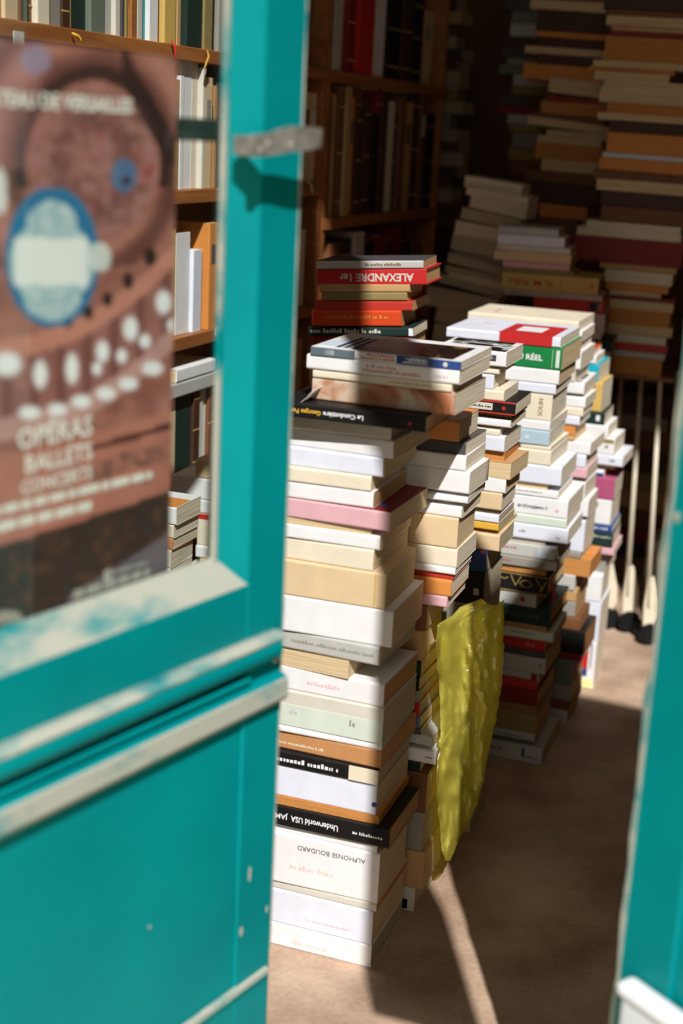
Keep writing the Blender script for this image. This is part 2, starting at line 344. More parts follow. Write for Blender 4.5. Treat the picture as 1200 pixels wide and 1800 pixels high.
# ------------------------------------------------------------------ opera poster behind the pane
AZ1 = rad(34); DV = Vector((math.sin(AZ1), math.cos(AZ1), 0)); DN = Vector((math.cos(AZ1), -math.sin(AZ1), 0))
FE1 = Vector((-0.072, 1.8, 0)) - DN * 0.034
def on_poster(x, y):
    P = onplane(x, y, FE1, DN); return (P - FE1).dot(DV), P.z
def poster():
    t1 = on_poster(312, 330)[0]; t0 = t1 - .40; zt, zb = 1.570, 0.955
    NX, NZ = 130, 200
    def e(px, py, cx, cy, rx, ry): return ((px - cx) / rx) ** 2 + ((py - cy) / ry) ** 2
    holes = [(266, 452, 11, 17), (226, 494, 10, 15), (188, 526, 9, 14), (155, 549, 9, 12), (118, 566, 9, 10)]
    lamps = [(290, 532, 15, 22), (306, 572, 10, 12), (230, 578, 14, 22), (180, 618, 12, 20), (126, 648, 12, 28), (70, 658, 13, 26), (12, 640, 26, 22), (256, 600, 11, 13), (214, 626, 10, 13), (170, 648, 9, 12),
             (270, 648, 20, 13), (226, 675, 18, 12), (186, 692, 18, 12), (142, 706, 18, 12), (100, 720, 18, 12), (52, 725, 20, 12)]
    V, F, cols = [], [], []
    for j in range(NZ + 1):
        for i in range(NX + 1):
            t = t0 + (t1 - t0) * i / NX; z = zt + (zb - zt) * j / NZ
            curl = .004 * (i / NX) ** 6
            V.append((t, .034 + curl, z))
            P = FE1 + DV * t + Vector((0, 0, z)); px, py = proj(P)
            f1 = noise.fractal(Vector((px / 55, py / 55, 3)), 1.0, 2.0, 4); f2 = noise.noise(Vector((px / 18, py / 18, 7)))
            c = [156 + 26 * f1, 102 + 24 * f1, 90 + 22 * f1]
            def mixc(col, a):
                for k in range(3): c[k] += (col[k] - c[k]) * max(0, min(1, a))
            # painted vault: concentric arches
            ra = math.hypot((px - 165) / 1.0, (py - 290) / 1.25)
            if py < 470:
                band = math.sin(ra / 13.0)
                mixc((92, 54, 48), .75 * max(0, -band)); mixc((196, 138, 122), .6 * max(0, band))
                if 118 < ra < 140 and py < 330: mixc((52, 32, 30), .85)
                if ra < 112: mixc((140, 98, 96), .5); mixc((176, 140, 140), .7 * max(0, f2)); mixc((92, 58, 52), .7 * max(0, -f2)); mixc((160, 70, 68), .5 * max(0, f1))
                if px < 70 and py < 300: mixc((168, 118, 124), .4)
                if e(px, py, 218, 308, 24, 30) < 1: mixc((70, 120, 170), .75)
                if e(px, py, 222, 318, 9, 9) < 1: mixc((60, 40, 44), .8)
                if e(px, py, 62, 105, 28, 26) < 1: mixc((150, 138, 168), .8)
                s = (px - 205) * .62 + (py - 95) * -.36
                if abs(s) < 13 and px > 215 and py < 290: mixc((48, 30, 28), .8)
            # tier of boxes sweeping up to the right
            def tier(x): return 585 - .0016 * max(0, x - 20) ** 2 - .10 * x
            dt = py - tier(px)
            if 10 < dt < 46 and py > 395: mixc((205, 140, 122), .75)
            if -20 < dt <= 10 and py > 400: mixc((160, 108, 96), .5)
            if 46 <= dt < 150: mixc((150, 100, 98), .5); mixc((100, 58, 54), .6 * max(0, math.sin(px / 7.5)))
            if 150 <= dt < 190: mixc((214, 176, 172), .6)
            for h in holes:
                if e(px, py, *h) < 1: mixc((40, 26, 24), .9)
            for h in lamps:
                q = e(px, py, *h)
                if q < 1.5: mixc((236, 238, 240), 1.5 - q)
            # lower balconies
            yl = py - (800 - .27 * (px - 160))
            if py > 700 and -40 < yl < 110: mixc((196, 128, 110), .6)
            if py > 700 and abs(yl + 12) < 6 and px > 158: mixc((80, 44, 36), .85)
            if py > 700 and abs(yl - 30) < 16 and px > 158: mixc((92, 66, 58), .6 * (.6 + f2))
            yd = py - (960 - .32 * px)
            if py > 790 and yd > 0: mixc((52, 40, 34), .92); mixc((150, 96, 72), .55 * max(0, f2 + f1 * .6)); mixc((70, 92, 88), .35 * max(0, -f2)) 
            # grey corner panel
            if (px - 118) * -.62 + (py - 1050) * -1 < 0 and px > 118 and py - (1050 - .86 * (px - 118)) > 0: mixc((120, 112, 122), .85)
            # oval cartouche
            q = e(px, py, 91, 452, 83, 124)
            if q < 1:
                mixc((44, 116, 160), 1)
                if e(px, py, 91, 395, 45, 42) < 1 or e(px, py, 91, 462, 76, 74) < 1 or e(px, py, 91, 520, 52, 44) < 1: mixc((170, 196, 200), .9); mixc((226, 230, 228), .7 * max(0, f2 + .25))
            if 24 < px < 154 and 418 < py < 502: mixc((232, 236, 234), .95)
            if e(px, py, 175, 452, 20, 26) < 1: mixc((214, 220, 216), .9)
            if e(px, py, 0, 336, 12, 42) < 1: mixc((225, 228, 228), .9)
            if e(px, py, 10, 1085, 32, 12) < 1: mixc((190, 186, 172), .8)
            cols.append(lin([max(0, min(255, x)) for x in c]))
    for j in range(NZ):
        for i in range(NX):
            a = j * (NX + 1) + i; F.append((a, a + 1, a + NX + 2, a + NX + 1))
    root = empty('opera_poster', (0, 0, 0)); root.matrix_world = door1.matrix_world
    root.location = FE1 + DN * .034; root.rotation_euler = (0, 0, math.pi / 2 - AZ1)
    me = bpy.data.meshes.new('printed_sheet'); me.from_pydata(V, [], F); me.update()
    at = me.color_attributes.new('print', 'FLOAT_COLOR', 'POINT')
    for k, cc in enumerate(cols): at.data[k].color = cc
    m, t, b = newmat('poster_print'); an = t.nodes.new('ShaderNodeAttribute'); an.attribute_name = 'print'
    t.links.new(an.outputs['Color'], b.inputs['Base Color']); b.inputs['Roughness'].default_value = .5
    me.materials.append(m)
    sh = link(bpy.data.objects.new('printed_sheet', me), root)
    mod = sh.modifiers.new('sheet_thickness', 'SOLIDIFY'); mod.thickness = .0006; mod.offset = -1.0
    tag(root, 'opera season poster in red-brown with a blue oval, behind the door glass', 'poster')
    # lettering
    wm = mat_plain('print_white', (238, 238, 230), .5, .03)
    def put(s, px0, py0, h, px1=None, align='R', bold=.0):
        t, z = on_poster(px0, py0); me = text_mesh(s, h, bold).copy(); me.materials.append(wm)
        o = link(bpy.data.objects.new('lettering', me), sh)
        xs = [v.co.x for v in me.vertices]
        o.location = (t - max(xs), .0328, z); o.rotation_euler = (math.pi / 2, 0, 0)
    put('CHÂTEAU DE VERSAILLES', 232, 188, .0145, bold=.0006)
    put('OPÉRAS', 161, 749, .022, bold=.0006); put('BALLETS', 161, 793, .019, bold=.0005); put('CONCERTS', 161, 830, .0145, bold=.0004)
    me = None
    def strip(px0, py0, px1, py1, h, col=(226, 224, 214)):
        a = on_poster(px0, py0); b_ = on_poster(px1, py1)
        n = max(2, int((b_[0] - a[0]) / .012)); V, F = [], []
        rr = random.Random(int(px1)); x = a[0]
        while x < b_[0]:
            ww = rr.uniform(.010, .034); x2 = min(b_[0], x + ww); k = len(V)
            za = a[1] + (b_[1] - a[1]) * (x - a[0]) / (b_[0] - a[0])
            V += [(x, .0330, za - h / 2), (x2, .0330, za - h / 2), (x2, .0330, za + h / 2), (x, .0330, za + h / 2)]; F.append((k, k + 1, k + 2, k + 3)); x = x2 + .004
        mesh_obj('small_print_line', V, F, mat_plain('print_pale_%d' % col[0], col, .5, .03), sh)
    strip(-120, 925, 266, 834, .010); strip(-120, 955, 160, 888, .011)
    strip(128, 1046, 262, 1005, .011, (170, 170, 160)); strip(185, 1010, 262, 988, .005, (160, 160, 158)); strip(182, 1012, 194, 1006, .012, (200, 200, 190))
poster()

# ------------------------------------------------------------------ right door leaf
FE2 = Vector((0.3805, 1.575, 0)); DH2 = 1.96; H2 = FE2 + Vector((math.sin(rad(34)), -math.cos(rad(34)), 0)) * .72; AZ2 = math.atan2((FE2 - H2).x, (FE2 - H2).y); LW2 = (FE2 - H2).length
door2 = tag(empty('door_2', FE2, (0, 0, math.pi / 2 - AZ2)), kind='structure')   # local y<0 = right side, y>0 = left (visible) side
door2['label'] = 'second teal door leaf with worn pale edge'
# visible face at y=0, thickness to the right (negative local y)
bevel_box('stile', (-.085, 0, -.042, 0, 0, DH2), M_TEAL, door2, .003)
bevel_box('stile', (-LW2, -LW2 + .085, -.042, 0, 0, DH2), M_TEAL, door2, .003)
bevel_box('bottom_rail', (-LW2 + .085, -.085, -.042, 0, .005, .315), M_TEAL, door2, .003)
bevel_box('lock_rail', (-LW2 + .085, -.085, -.042, 0, .76, .925), M_TEAL, door2, .003)
bevel_box('top_rail', (-LW2 + .085, -.085, -.042, 0, DH2 - .10, DH2), M_TEAL, door2, .003)
box('lower_panel', (-LW2 + .08, -.08, -.03, -.006, .31, .765), M_TEAL, door2)
box('upper_panel', (-LW2 + .08, -.08, -.03, -.006, .92, DH2 - .095), M_TEAL, door2)  # unseen; opaque, its height set to shape the shade behind
rj = random.Random(4); ej = []; zz = .02
while zz < DH2 - .03:
    ej.append((rj.choice([.001, .003, .006, .002, .009, .004]), zz)); zz += rj.uniform(.025, .09)  # worn edge; its teeth are shaped to jag the cast shadow
pj = ej + [(-.003, ej[-1][1]), (-.003, .02)]
Vj = [(x, y, z) for y in (-.010, .0012) for (x, z) in pj]; nj = len(pj)
mesh_obj('free_edge_worn', Vj, [tuple(range(nj)), tuple(range(nj, 2 * nj))] + [(i, (i + 1) % nj, nj + (i + 1) % nj, nj + i) for i in range(nj)], M_WORN, door2)
for zz, s in ((1.088, .006),):
    bm = bmesh.new(); bmesh.ops.create_icosphere(bm, subdivisions=2, radius=1)
    for v in bm.verts:
        k = 1 + .4 * noise.noise(v.co * 2 + Vector((0, 0, zz * 30))); v.co = Vector((v.co.x * s * .8 * k, v.co.y * .001, v.co.z * s * 1.2 * k))
    me = bpy.data.meshes.new('paint_chip'); bm.to_mesh(me); bm.free(); me.materials.append(chipm)
    link(bpy.data.objects.new('paint_chip', me), door2).location = (-.010, .0006, zz)

# white rounded box hung on the near end of the right leaf
def white_box():
    root = empty('white_box', FE2, (0, 0, math.pi / 2 - AZ2))
    wm = mat_plain('white_enamel', (232, 232, 236), .35, .04)
    o = bevel_box('box_body', (-.22, -.028, .0005, .030, .24, .492), wm, root, .016, 4)
    for p in o.data.polygons: p.use_smooth = True
    bevel_box('box_lid', (-.223, -.025, .0005, .034, .478, .500), wm, o, .010, 3)
    tag(root, 'white rounded box hung on the second teal door leaf', 'box')
white_box()

# ------------------------------------------------------------------ books
COL = {'white': (236, 236, 236), 'coolwhite': (226, 230, 242), 'cream': (233, 222, 198), 'pale': (214, 210, 196), 'beige': (222, 196, 156), 'tan': (196, 156, 108),
       'orange': (214, 140, 70), 'brown': (120, 78, 48), 'darkbrown': (74, 48, 36), 'black': (26, 24, 24), 'grey': (150, 146, 136), 'lightgrey': (190, 190, 184), 'darkgrey': (78, 74, 76),
       'red': (196, 44, 44), 'darkred': (134, 38, 40), 'pink': (226, 178, 186), 'mauve': (176, 84, 120), 'yellow': (226, 178, 66), 'gold': (214, 178, 100), 'blue': (46, 74, 136), 'navy': (28, 40, 74),
       'lightblue': (176, 200, 212), 'paleblue': (206, 218, 226), 'palegreen': (212, 222, 208), 'green': (24, 128, 66), 'darkgreen': (30, 52, 46), 'olive': (148, 132, 84), 'oliveyellow': (206, 182, 110), 'cyan': (30, 176, 196),
       'vermilion': (214, 74, 34), 'brickred': (190, 58, 46), 'teal': (64, 170, 176), 'greygreen': (110, 122, 108), 'slate': (96, 112, 120)}
CWORD = {'coolwhite': 'bluish white', 'pale': 'off-white', 'darkbrown': 'dark brown', 'lightgrey': 'light grey', 'darkgrey': 'dark grey', 'darkred': 'dark red', 'lightblue': 'light blue', 'paleblue': 'pale blue',
         'palegreen': 'pale green', 'darkgreen': 'dark green', 'oliveyellow': 'olive yellow', 'brickred': 'brick red', 'greygreen': 'grey-green', 'slate': 'slate blue'}
PAGE = {'w': (238, 228, 206), 'c': (226, 204, 164), 't': (198, 160, 112), 'o': (206, 146, 84), 'b': (160, 118, 78), 'g': (196, 186, 160)}
def cmat(c):
    rgb = COL[c] if isinstance(c, str) else c
    return mat_plain('cover_' + (c if isinstance(c, str) else '_'.join(map(str, c))), rgb, .5, .07, 22, .3)

def book_mesh(L, W, T, hard, fore, stand, warp=None, rnd=random):
    """(cover, pages) meshes. Lying: x in [-L,0], y in [0,W], z in [0,T]. Standing: x in [0,T], y in [0,W], z in [0,L]."""
    t = .0026 if hard else .0007
    t = min(t, T * .2); m = .0035 if hard else .0004
    r = min(T * .32, .004 if not hard else .003)
    outer = [(W, 0)]
    arc = [i * math.pi / 6 for i in range(4)]
    outer += [(r - r * math.sin(a), r - r * math.cos(a)) for a in arc]
    outer += [(r - r * math.cos(a), T - r + r * math.sin(a)) for a in arc]
    outer += [(W, T), (W, T - t), (max(t, r * .8), T - t), (max(t, r * .8), t), (W, t)]
    if fore: outer = [(W - b, c) for b, c in outer][::-1]
    n = len(outer)
    st = [0, .25, .5, .75, 1.0] if warp else [0, 1.0]
    def conv(a, b, c):
        if warp: c += warp(a, b)
        if stand: return (c, b, a)
        return (-a, b, c)
    V, F = [], []
    for s in st: V += [conv(L * s, b, c) for b, c in outer]
    for i in range(len(st) - 1):
        for j in range(n): F.append((i * n + j, i * n + (j + 1) % n, (i + 1) * n + (j + 1) % n, (i + 1) * n + j))
    # end caps of the U profile: quads pairing outer and inner loops
    inner = [n - 4, n - 3, n - 2, n - 1]
    for off in (0, (len(st) - 1) * n):
        idx = list(range(n)); F.append(tuple(off + k for k in idx))
    cover = (V, F)
    d0, d1 = (max(t, r * .7), W - m)
    if fore: d0, d1 = m, W - max(t, r * .7)
    V, F = [], []
    q = [(d0, t * .9), (d1, t * .9), (d1, T - t * .9), (d0, T - t * .9)]
    for s in st:
        a = m + (L - 2 * m) * s; V += [conv(a, b, c) for b, c in q]
    for i in range(len(st) - 1):
        for j in range(4): F.append((i * 4 + j, i * 4 + (j + 1) % 4, i * 4 + 4 + (j + 1) % 4, i * 4 + 4 + j))
    k = (len(st) - 1) * 4; F += [(0, 1, 2, 3), (k, k + 1, k + 2, k + 3)]
    return cover, (V, F)
NB = [0]
def make_book(loc, rot, L, W, T, col, page='w', hard=False, fore=False, stand=False, warp=None, deco=(), label='', group='', cat='book'):
    root = empty('book', loc, rot); NB[0] += 1
    cv, pg = book_mesh(L, W, T, hard, fore, stand, warp)
    cov = mesh_obj('cover', cv[0], cv[1], cmat(col), root)
    mesh_obj('page_block', pg[0], pg[1], mat_pages(PAGE[page], 'x' if stand else 'z'), root)
    for d in deco:
        k = d[0]
        if k == 'band':            # ('band', x0, x1, z0, z1, colour)  fractions along the spine from its left end
            _, a, b, c0, c1, cc = d
            if stand: box('spine_band', (T * c0, T * c1, -.0006, .003, L * a, L * b), cmat(cc), cov)
            else: bevel_box('spine_band', (-L + L * a, -L + L * b, -.0006, .003, T * c0, T * c1), cmat(cc), cov, .0002, 1)
        elif k == 'text':          # ('text', string, xfrac, zfrac, height, colour, upside_down[, spread])
            _, s, a, c0, h, cc, flip = d[:7]
            me = text_mesh(s, h, d[7] if len(d) > 7 else 0.0).copy(); me.materials.append(cmat(cc))
            o = link(bpy.data.objects.new('spine_lettering', me), cov)
            xs = [v.co.x for v in me.vertices]; wd = max(xs) - min(xs)
            o.location = (-L + L * a, -.0008, T * c0); o.rotation_euler = (math.pi / 2, math.pi if flip else 0, 0)
            if len(d) > 8 and wd > 0: o.scale = (d[8] * L / wd, 1, 1)
        elif k == 'vtext':
            _, s, a, c0, h, cc = d
            me = text_mesh(s, h).copy(); me.materials.append(cmat(cc)); o = link(bpy.data.objects.new('spine_lettering', me), cov)
            o.location = (-L + L * a, -.0008, T * c0); o.rotation_euler = (math.pi / 2, -math.pi / 2, 0)
        elif k == 'dash':          # unreadable small print: ('dash', x0, x1, zfrac, height, colour)
            _, a, b, c0, h, cc = d
            rr = random.Random(int(a * 991 + c0 * 77 + h * 1e5)); V, F = [], []; x = -L + L * a
            while x < -L + L * b:
                wl = rr.uniform(.25, .7) * h; hh = h * rr.choice([.62, .62, 1.0, .7]); q = len(V); z = T * c0 - h * .3
                V += [(x, -.0008, z), (x + wl, -.0008, z), (x + wl, -.0008, z + hh), (x, -.0008, z + hh)]; F.append((q, q + 1, q + 2, q + 3))
                x += wl + h * (.22 if rr.random() < .85 else .7)
            if F: mesh_obj('spine_lettering', V, F, cmat(cc), cov)
        elif k == 'dot':
            _, a, c0, rr_, cc = d
            bm = bmesh.new(); bmesh.ops.create_circle(bm, cap_ends=True, segments=16, radius=rr_)
            me = bpy.data.meshes.new('spine_emblem'); bm.to_mesh(me); bm.free(); me.materials.append(cmat(cc))
            o = link(bpy.data.objects.new('spine_emblem', me), cov); o.location = (-L + L * a, -.0009, T * c0); o.rotation_euler = (math.pi / 2, 0, 0)
        elif k == 'ring':
            _, a, c0, r1, r2, cc = d; V, F = [], []
            for i in range(20):
                th = i * math.pi / 10; V += [(math.cos(th) * r1, -.0009, math.sin(th) * r1 * .7), (math.cos(th) * r2, -.0009, math.sin(th) * r2 * .65)]
            for i in range(20): F.append((2 * i, 2 * i + 1, (2 * i + 3) % 40, (2 * i + 2) % 40))
            o = mesh_obj('spine_emblem', V, F, cmat(cc), cov); o.location = (-L + L * a, 0, T * c0)
        elif k == 'stroke':        # gold strokes: list of polylines in (xfrac, zfrac)
            _, lines, wd, cc = d; V, F = [], []
            for ln in lines:
                for (p, q) in zip(ln, ln[1:]):
                    a = Vector((-L + L * p[0], T * p[1])); b = Vector((-L + L * q[0], T * q[1])); nn = (b - a).orthogonal().normalized() * wd * .5; k2 = len(V)
                    V += [(a.x + nn.x, -.0009, a.y + nn.y), (b.x + nn.x, -.0009, b.y + nn.y), (b.x - nn.x, -.0009, b.y - nn.y), (a.x - nn.x, -.0009, a.y - nn.y)]; F.append((k2, k2 + 1, k2 + 2, k2 + 3))
            mesh_obj('spine_ornament', V, F, cmat(cc), cov)
        elif k == 'top':           # printed patch on the upper cover: ('top', x0, x1, y0, y1, colour or material)
            _, a, b, c0, c1, cc = d
            mm = cc if not isinstance(cc, (str, tuple)) else cmat(cc)
            box('cover_picture', (-L + L * a, -L + L * b, W * c0, W * c1, T - .0004, T + .0005 + .0002 * random.random()), mm, cov)
    tag(root, label, cat, group); BOOKS.append(root)
    return root
BOOKS = []
def picture_mat(name, cols, scale=18):
    if name in MATS: return MATS[name]
    m, t, b = newmat(name); tc = t.nodes.new('ShaderNodeTexCoord'); n = t.nodes.new('ShaderNodeTexNoise')
    n.inputs['Scale'].default_value = scale; n.inputs['Detail'].default_value = 4; n.inputs['Distortion'].default_value = .8
    t.links.new(tc.outputs['Object'], n.inputs['Vector']); r = t.nodes.new('ShaderNodeValToRGB')
    el = r.color_ramp.elements; el[0].position = .35; el[0].color = lin(cols[0]); el[1].position = .68; el[1].color = lin(cols[-1])
    for i, c in enumerate(cols[1:-1]): e_ = el.new(.35 + .33 * (i + 1) / (len(cols) - 1)); e_.color = lin(c)
    t.links.new(n.outputs['Fac'], r.inputs['Fac']); t.links.new(r.outputs['Color'], b.inputs['Base Color']); b.inputs['Roughness'].default_value = .3
    MATS[name] = m; return m
P_DARK = picture_mat('photo_dark', [(18, 14, 14), (52, 34, 26), (30, 22, 22), (150, 100, 60)])
MATS['cover_glossy'] = picture_mat('glossy_picture_cover', [(70, 52, 44), (176, 112, 76), (206, 176, 150), (218, 216, 210)], 11); COL['glossy'] = (200, 160, 130)
P_BW = picture_mat('photo_bw', [(18, 18, 18), (40, 38, 36), (225, 225, 222)], 24)

YAW = 19.5
def lab16(desc, mid, phrase):
    long_, short = (phrase.split('|') + [phrase])[:2]
    l = '%s, %s%s' % (desc, mid, long_)
    if len(l.split()) > 16: l = '%s, %s%s' % (desc, mid, short)
    if len(l.split()) > 16: l = '%s, %s%s' % (desc.replace(' with pages facing out', '').replace(' standing upright', ''), mid, short)
    if len(l.split()) > 16: l = '%s, %s%s' % (desc.split(' with ')[0], mid, short)
    if len(l.split()) > 16: print('LONG', l)
    return l
def stack(phrase, group, base, books, ybot, yaw=YAW, tilt=0.0, L=.21, W=.15, jit=1.5, ground=True, seed=1):
    """books: dicts from the top down with x (right front corner) and y (top of that corner) in photo pixels.
    The corner ray is met with the vertical plane of the stack's spines, so each height is a true height."""
    rnd = random.Random(seed); yw = rad(yaw)
    n = Vector((math.sin(yw), math.cos(yw), 0)); s = Vector((math.cos(yw), -math.sin(yw), 0))
    ys = [b['y'] for b in books] + [ybot]
    prev = None; N = len(books)
    for i in range(N - 1, -1, -1):
        b = books[i]
        P1 = onplane(b['x'], ys[i + 1], base, n); P0 = onplane(b['x'], ys[i], base, n)
        zb = P1.z if prev is None else prev; zt = P0.z
        if prev is None and ground: zb = 0.0 if abs(P1.z) < .06 else P1.z
        T = max(.004, zt - zb); prev = zb + T
        mid = (P0 + P1) * .5
        dy = rad(b.get('r', rnd.uniform(-jit, jit)))
        loc = Vector((mid.x, mid.y, zb)) + n * b.get('i', rnd.uniform(0, .004))
        tl = rad(b.get('t', tilt))
        LL = b.get('L', L * rnd.uniform(.95, 1.03))
        col = b['c']; hard = b.get('h', False)
        kind = 'hardback' if hard else ('paperback with pages facing out' if b.get('f') else 'paperback')
        desc = b.get('d') or ('%s %s' % (CWORD.get(col, col), kind))
        make_book(loc, (0, tl, -yw - dy), LL, b.get('W', W * rnd.uniform(.95, 1.05)), T, col, b.get('p', 'w'), hard, b.get('f', False), False,
                  b.get('warp'), b.get('k', ()), lab16(desc, '%s down in the ' % ordw(i + 1), phrase), group)
    return prev
def B(x, y, c, **k): k.update(x=x, y=y, c=c); return k
def nof(b): return b

baseA = onz(651, 1704)
A = [
 B(810, 636, 'white', L=.262, W=.20, i=0, r=0, d='white picture book with blue spine bands', k=[('band', .0, .30, .03, .97, 'slate'), ('band', .58, 1, .03, .97, 'blue'), ('band', .09, .16, .2, .8, 'paleblue'), ('dash', .38, .56, .68, .004, 'brickred'), ('dash', .34, .57, .3, .004, 'brickred'),
    ('dash', .64, .78, .72, .003, 'white'), ('dash', .66, .78, .5, .003, 'white'), ('dash', .62, .78, .26, .003, 'white'), ('dot', .90, .5, .004, 'pale'), ('top', .27, .93, .06, .80, P_DARK), ('top', .14, .17, .10, .75, 'navy'), ('top', .19, .22, .10, .75, 'navy'), ('top', .24, .27, .10, .75, 'navy'), ('top', .02, .13, .1, .5, 'paleblue')]),
 B(807, 651, 'white', L=.268, W=.195, i=.0, r=.5, d='white paperback with faint red title', k=[('dash', .40, .60, .62, .0055, (214, 140, 128)), ('dash', .38, .75, .32, .005, (214, 140, 128)), ('dash', .84, .93, .45, .004, (214, 170, 160))]),
 B(793, 676, 'cream', L=.245, W=.19, i=.002, k=[('dash', .55, .85, .5, .004, (190, 150, 130))]),
 B(797, 692, 'glossy', L=.252, W=.19, r=1, i=.004, d='glossy paperback with brown and pale picture cover'),
 B(758, 728, 'black', L=.262, W=.21, i=-.034, r=-1, d='black paperback with yellow and white upside-down title', k=[('text', 'Georges Perec', .19, .5, .0075, 'yellow', True, .0003, .24), ('text', 'Le Condottière', .46, .5, .0078, 'white', True, .0003, .27), ('dot', .90, .5, .003, 'red')]),
 B(686, 746, 'pale', p='g', i=.004), B(690, 776, 'white', r=2), B(672, 806, 'coolwhite', r=1), B(652, 838, 'cream', i=.0),
 B(655, 866, 'white', d='thick white paperback'), B(687, 900, 'pink', W=.20, L=.24, i=-.004, d='pink paperback with red cover', k=[('top', .0, 1, .01, .99, 'darkred'), ('top', .72, .94, .06, .30, 'pink'), ('top', .86, .93, .14, .24, 'blue')]),
 B(650, 930, 'gold', f=True, p='c', i=.006), B(666, 944, 'white'), B(655, 968, 'cream', p='w', i=.002, d='thick white paperback with cream spine'),
 B(677, 1010, 'beige', p='c', d='very thick beige paperback', k=[('band', .90, .915, .1, .95, 'gold')]), B(689, 1076, 'white', d='thick white paperback'),
 B(667, 1137, 'lightgrey', i=-.006, r=3, d='thin grey paperback with smudged lettering', k=[('dash', .25, .95, .5, .006, 'grey')]), B(612, 1160, 'beige', f=True, p='c', W=.15, L=.16, i=.0, r=4, d='short beige paperback with pages facing out'),
 B(673, 1205, 'white', k=[('dash', .3, .62, .45, .008, (236, 196, 196))]), B(672, 1246, 'pale', d='very thick pale green-white paperback', k=[('band', .0, 1, .04, .62, 'palegreen'), ('dash', .72, .76, .4, .012, 'grey'), ('dash', .2, .26, .4, .010, 'lightgrey')]),
 B(669, 1311, 'white', i=.004), B(668, 1322, (196, 142, 92), p='t', d='light brown paperback with faint lettering', k=[('dash', .05, .50, .35, .005, 'cream')]),
 B(665, 1354, 'black', L=.215, r=0, i=-.002, d='black paperback with white lettering and end label', k=[('dash', .05, .64, .45, .0095, 'white'), ('band', .74, 1, .04, .96, 'cream')]),
 B(660, 1380, 'coolwhite', d='thick bluish-white paperback', k=[('dot', .985, .35, .005, 'blue')]), B(664, 1437, 'orange', f=True, p='o', i=.004, d='tan paperback with pages facing out'),  # the tan book's colour stands in for shading below the white spine
 B(685, 1456, 'black', L=.232, r=0, i=-.004, d='black paperback with white upside-down lettering', k=[('text', 'JAMES ELLROY', -.05, .5, .010, 'white', True, .0003), ('text', 'Underworld USA', .38, .5, .0115, 'white', True, .0004, .40), ('dash', .70, .94, .45, .0062, 'white')]),
 B(661, 1487, 'white', i=.003), B(664, 1503, 'white', d='thickest white paperback with thin dark title', k=[('text', 'ALPHONSE BOUDARD', .58, .80, .0095, 'darkgrey', True, .0, .60), ('dash', .22, .60, .38, .009, (240, 206, 198))]),
 B(660, 1591, 'pale'), B(653, 1604, 'coolwhite', k=[('dash', .35, .8, .3, .004, (220, 200, 200))]), B(651, 1664, 'white', d='white bottom paperback on the floor', k=[('dash', .3, .62, .3, .009, (240, 208, 204))]),
]
_ra = random.Random(2)
for q in A[4:]:
    if q.get('p', 'w') == 'w' and not q.get('f'): q['p'] = _ra.choice(['c', 't', 'c', 'o', 'g', 'c'])
stack('front stack by the teal door|front stack', 'front stack of books', baseA, A, 1704, L=.22, W=.19, seed=11)

baseB = onz(727, 1606)
Bk = [B(806, 742, 'orange', p='w', d='white-paged paperback with orange spine'), B(815, 780, 'darkgrey', i=.01), B(818, 803, 'white'), B(824, 831, 'white', d='thick white paperback with sideways title'),
 B(812, 869, 'tan', i=.03, p='c'), B(821, 876, 'white'), B(811, 886, 'beige', i=.03, p='c'), B(810, 893, 'white'), B(803, 912, 'beige', p='c', d='very thick beige paperback'), B(802, 967, 'cream'), B(799, 1000, 'white'), B(795, 1012, 'brickred', i=.008),
 B(792, 1022, 'orange'), B(785, 1050, 'pink'), B(748, 1064, 'brown', p='c'), B(740, 1110, 'tan', p='c'), B(737, 1163, 'darkgreen', i=.008, p='c'), B(735, 1193, 'black', p='c'), B(736, 1216, 'grey', p='g'), B(736, 1236, 'red', p='g', d='small red paperback'), B(737, 1261, 'slate', p='c'),
 B(738, 1282, 'darkgrey', p='c'), B(758, 1297, 'lightgrey', p='g'), B(755, 1315, 'grey', i=.03), B(765, 1323, 'white', p='g', d='white paperback jutting out', k=[('dash', .90, .96, .5, .004, 'darkgrey')]), B(737, 1341, 'darkgreen', p='c'),
 B(748, 1362, 'brown', p='c'), B(742, 1430, 'grey', p='g'), B(744, 1500, 'tan', p='c'), B(727, 1563, 'pale', p='g', d='white and black bottom paperback', k=[('band', .80, .93, .1, .5, 'black')])]
stack('stack right behind the front one|second stack', 'second stack of books', baseB, Bk, 1607, L=.20, W=.135, seed=12)

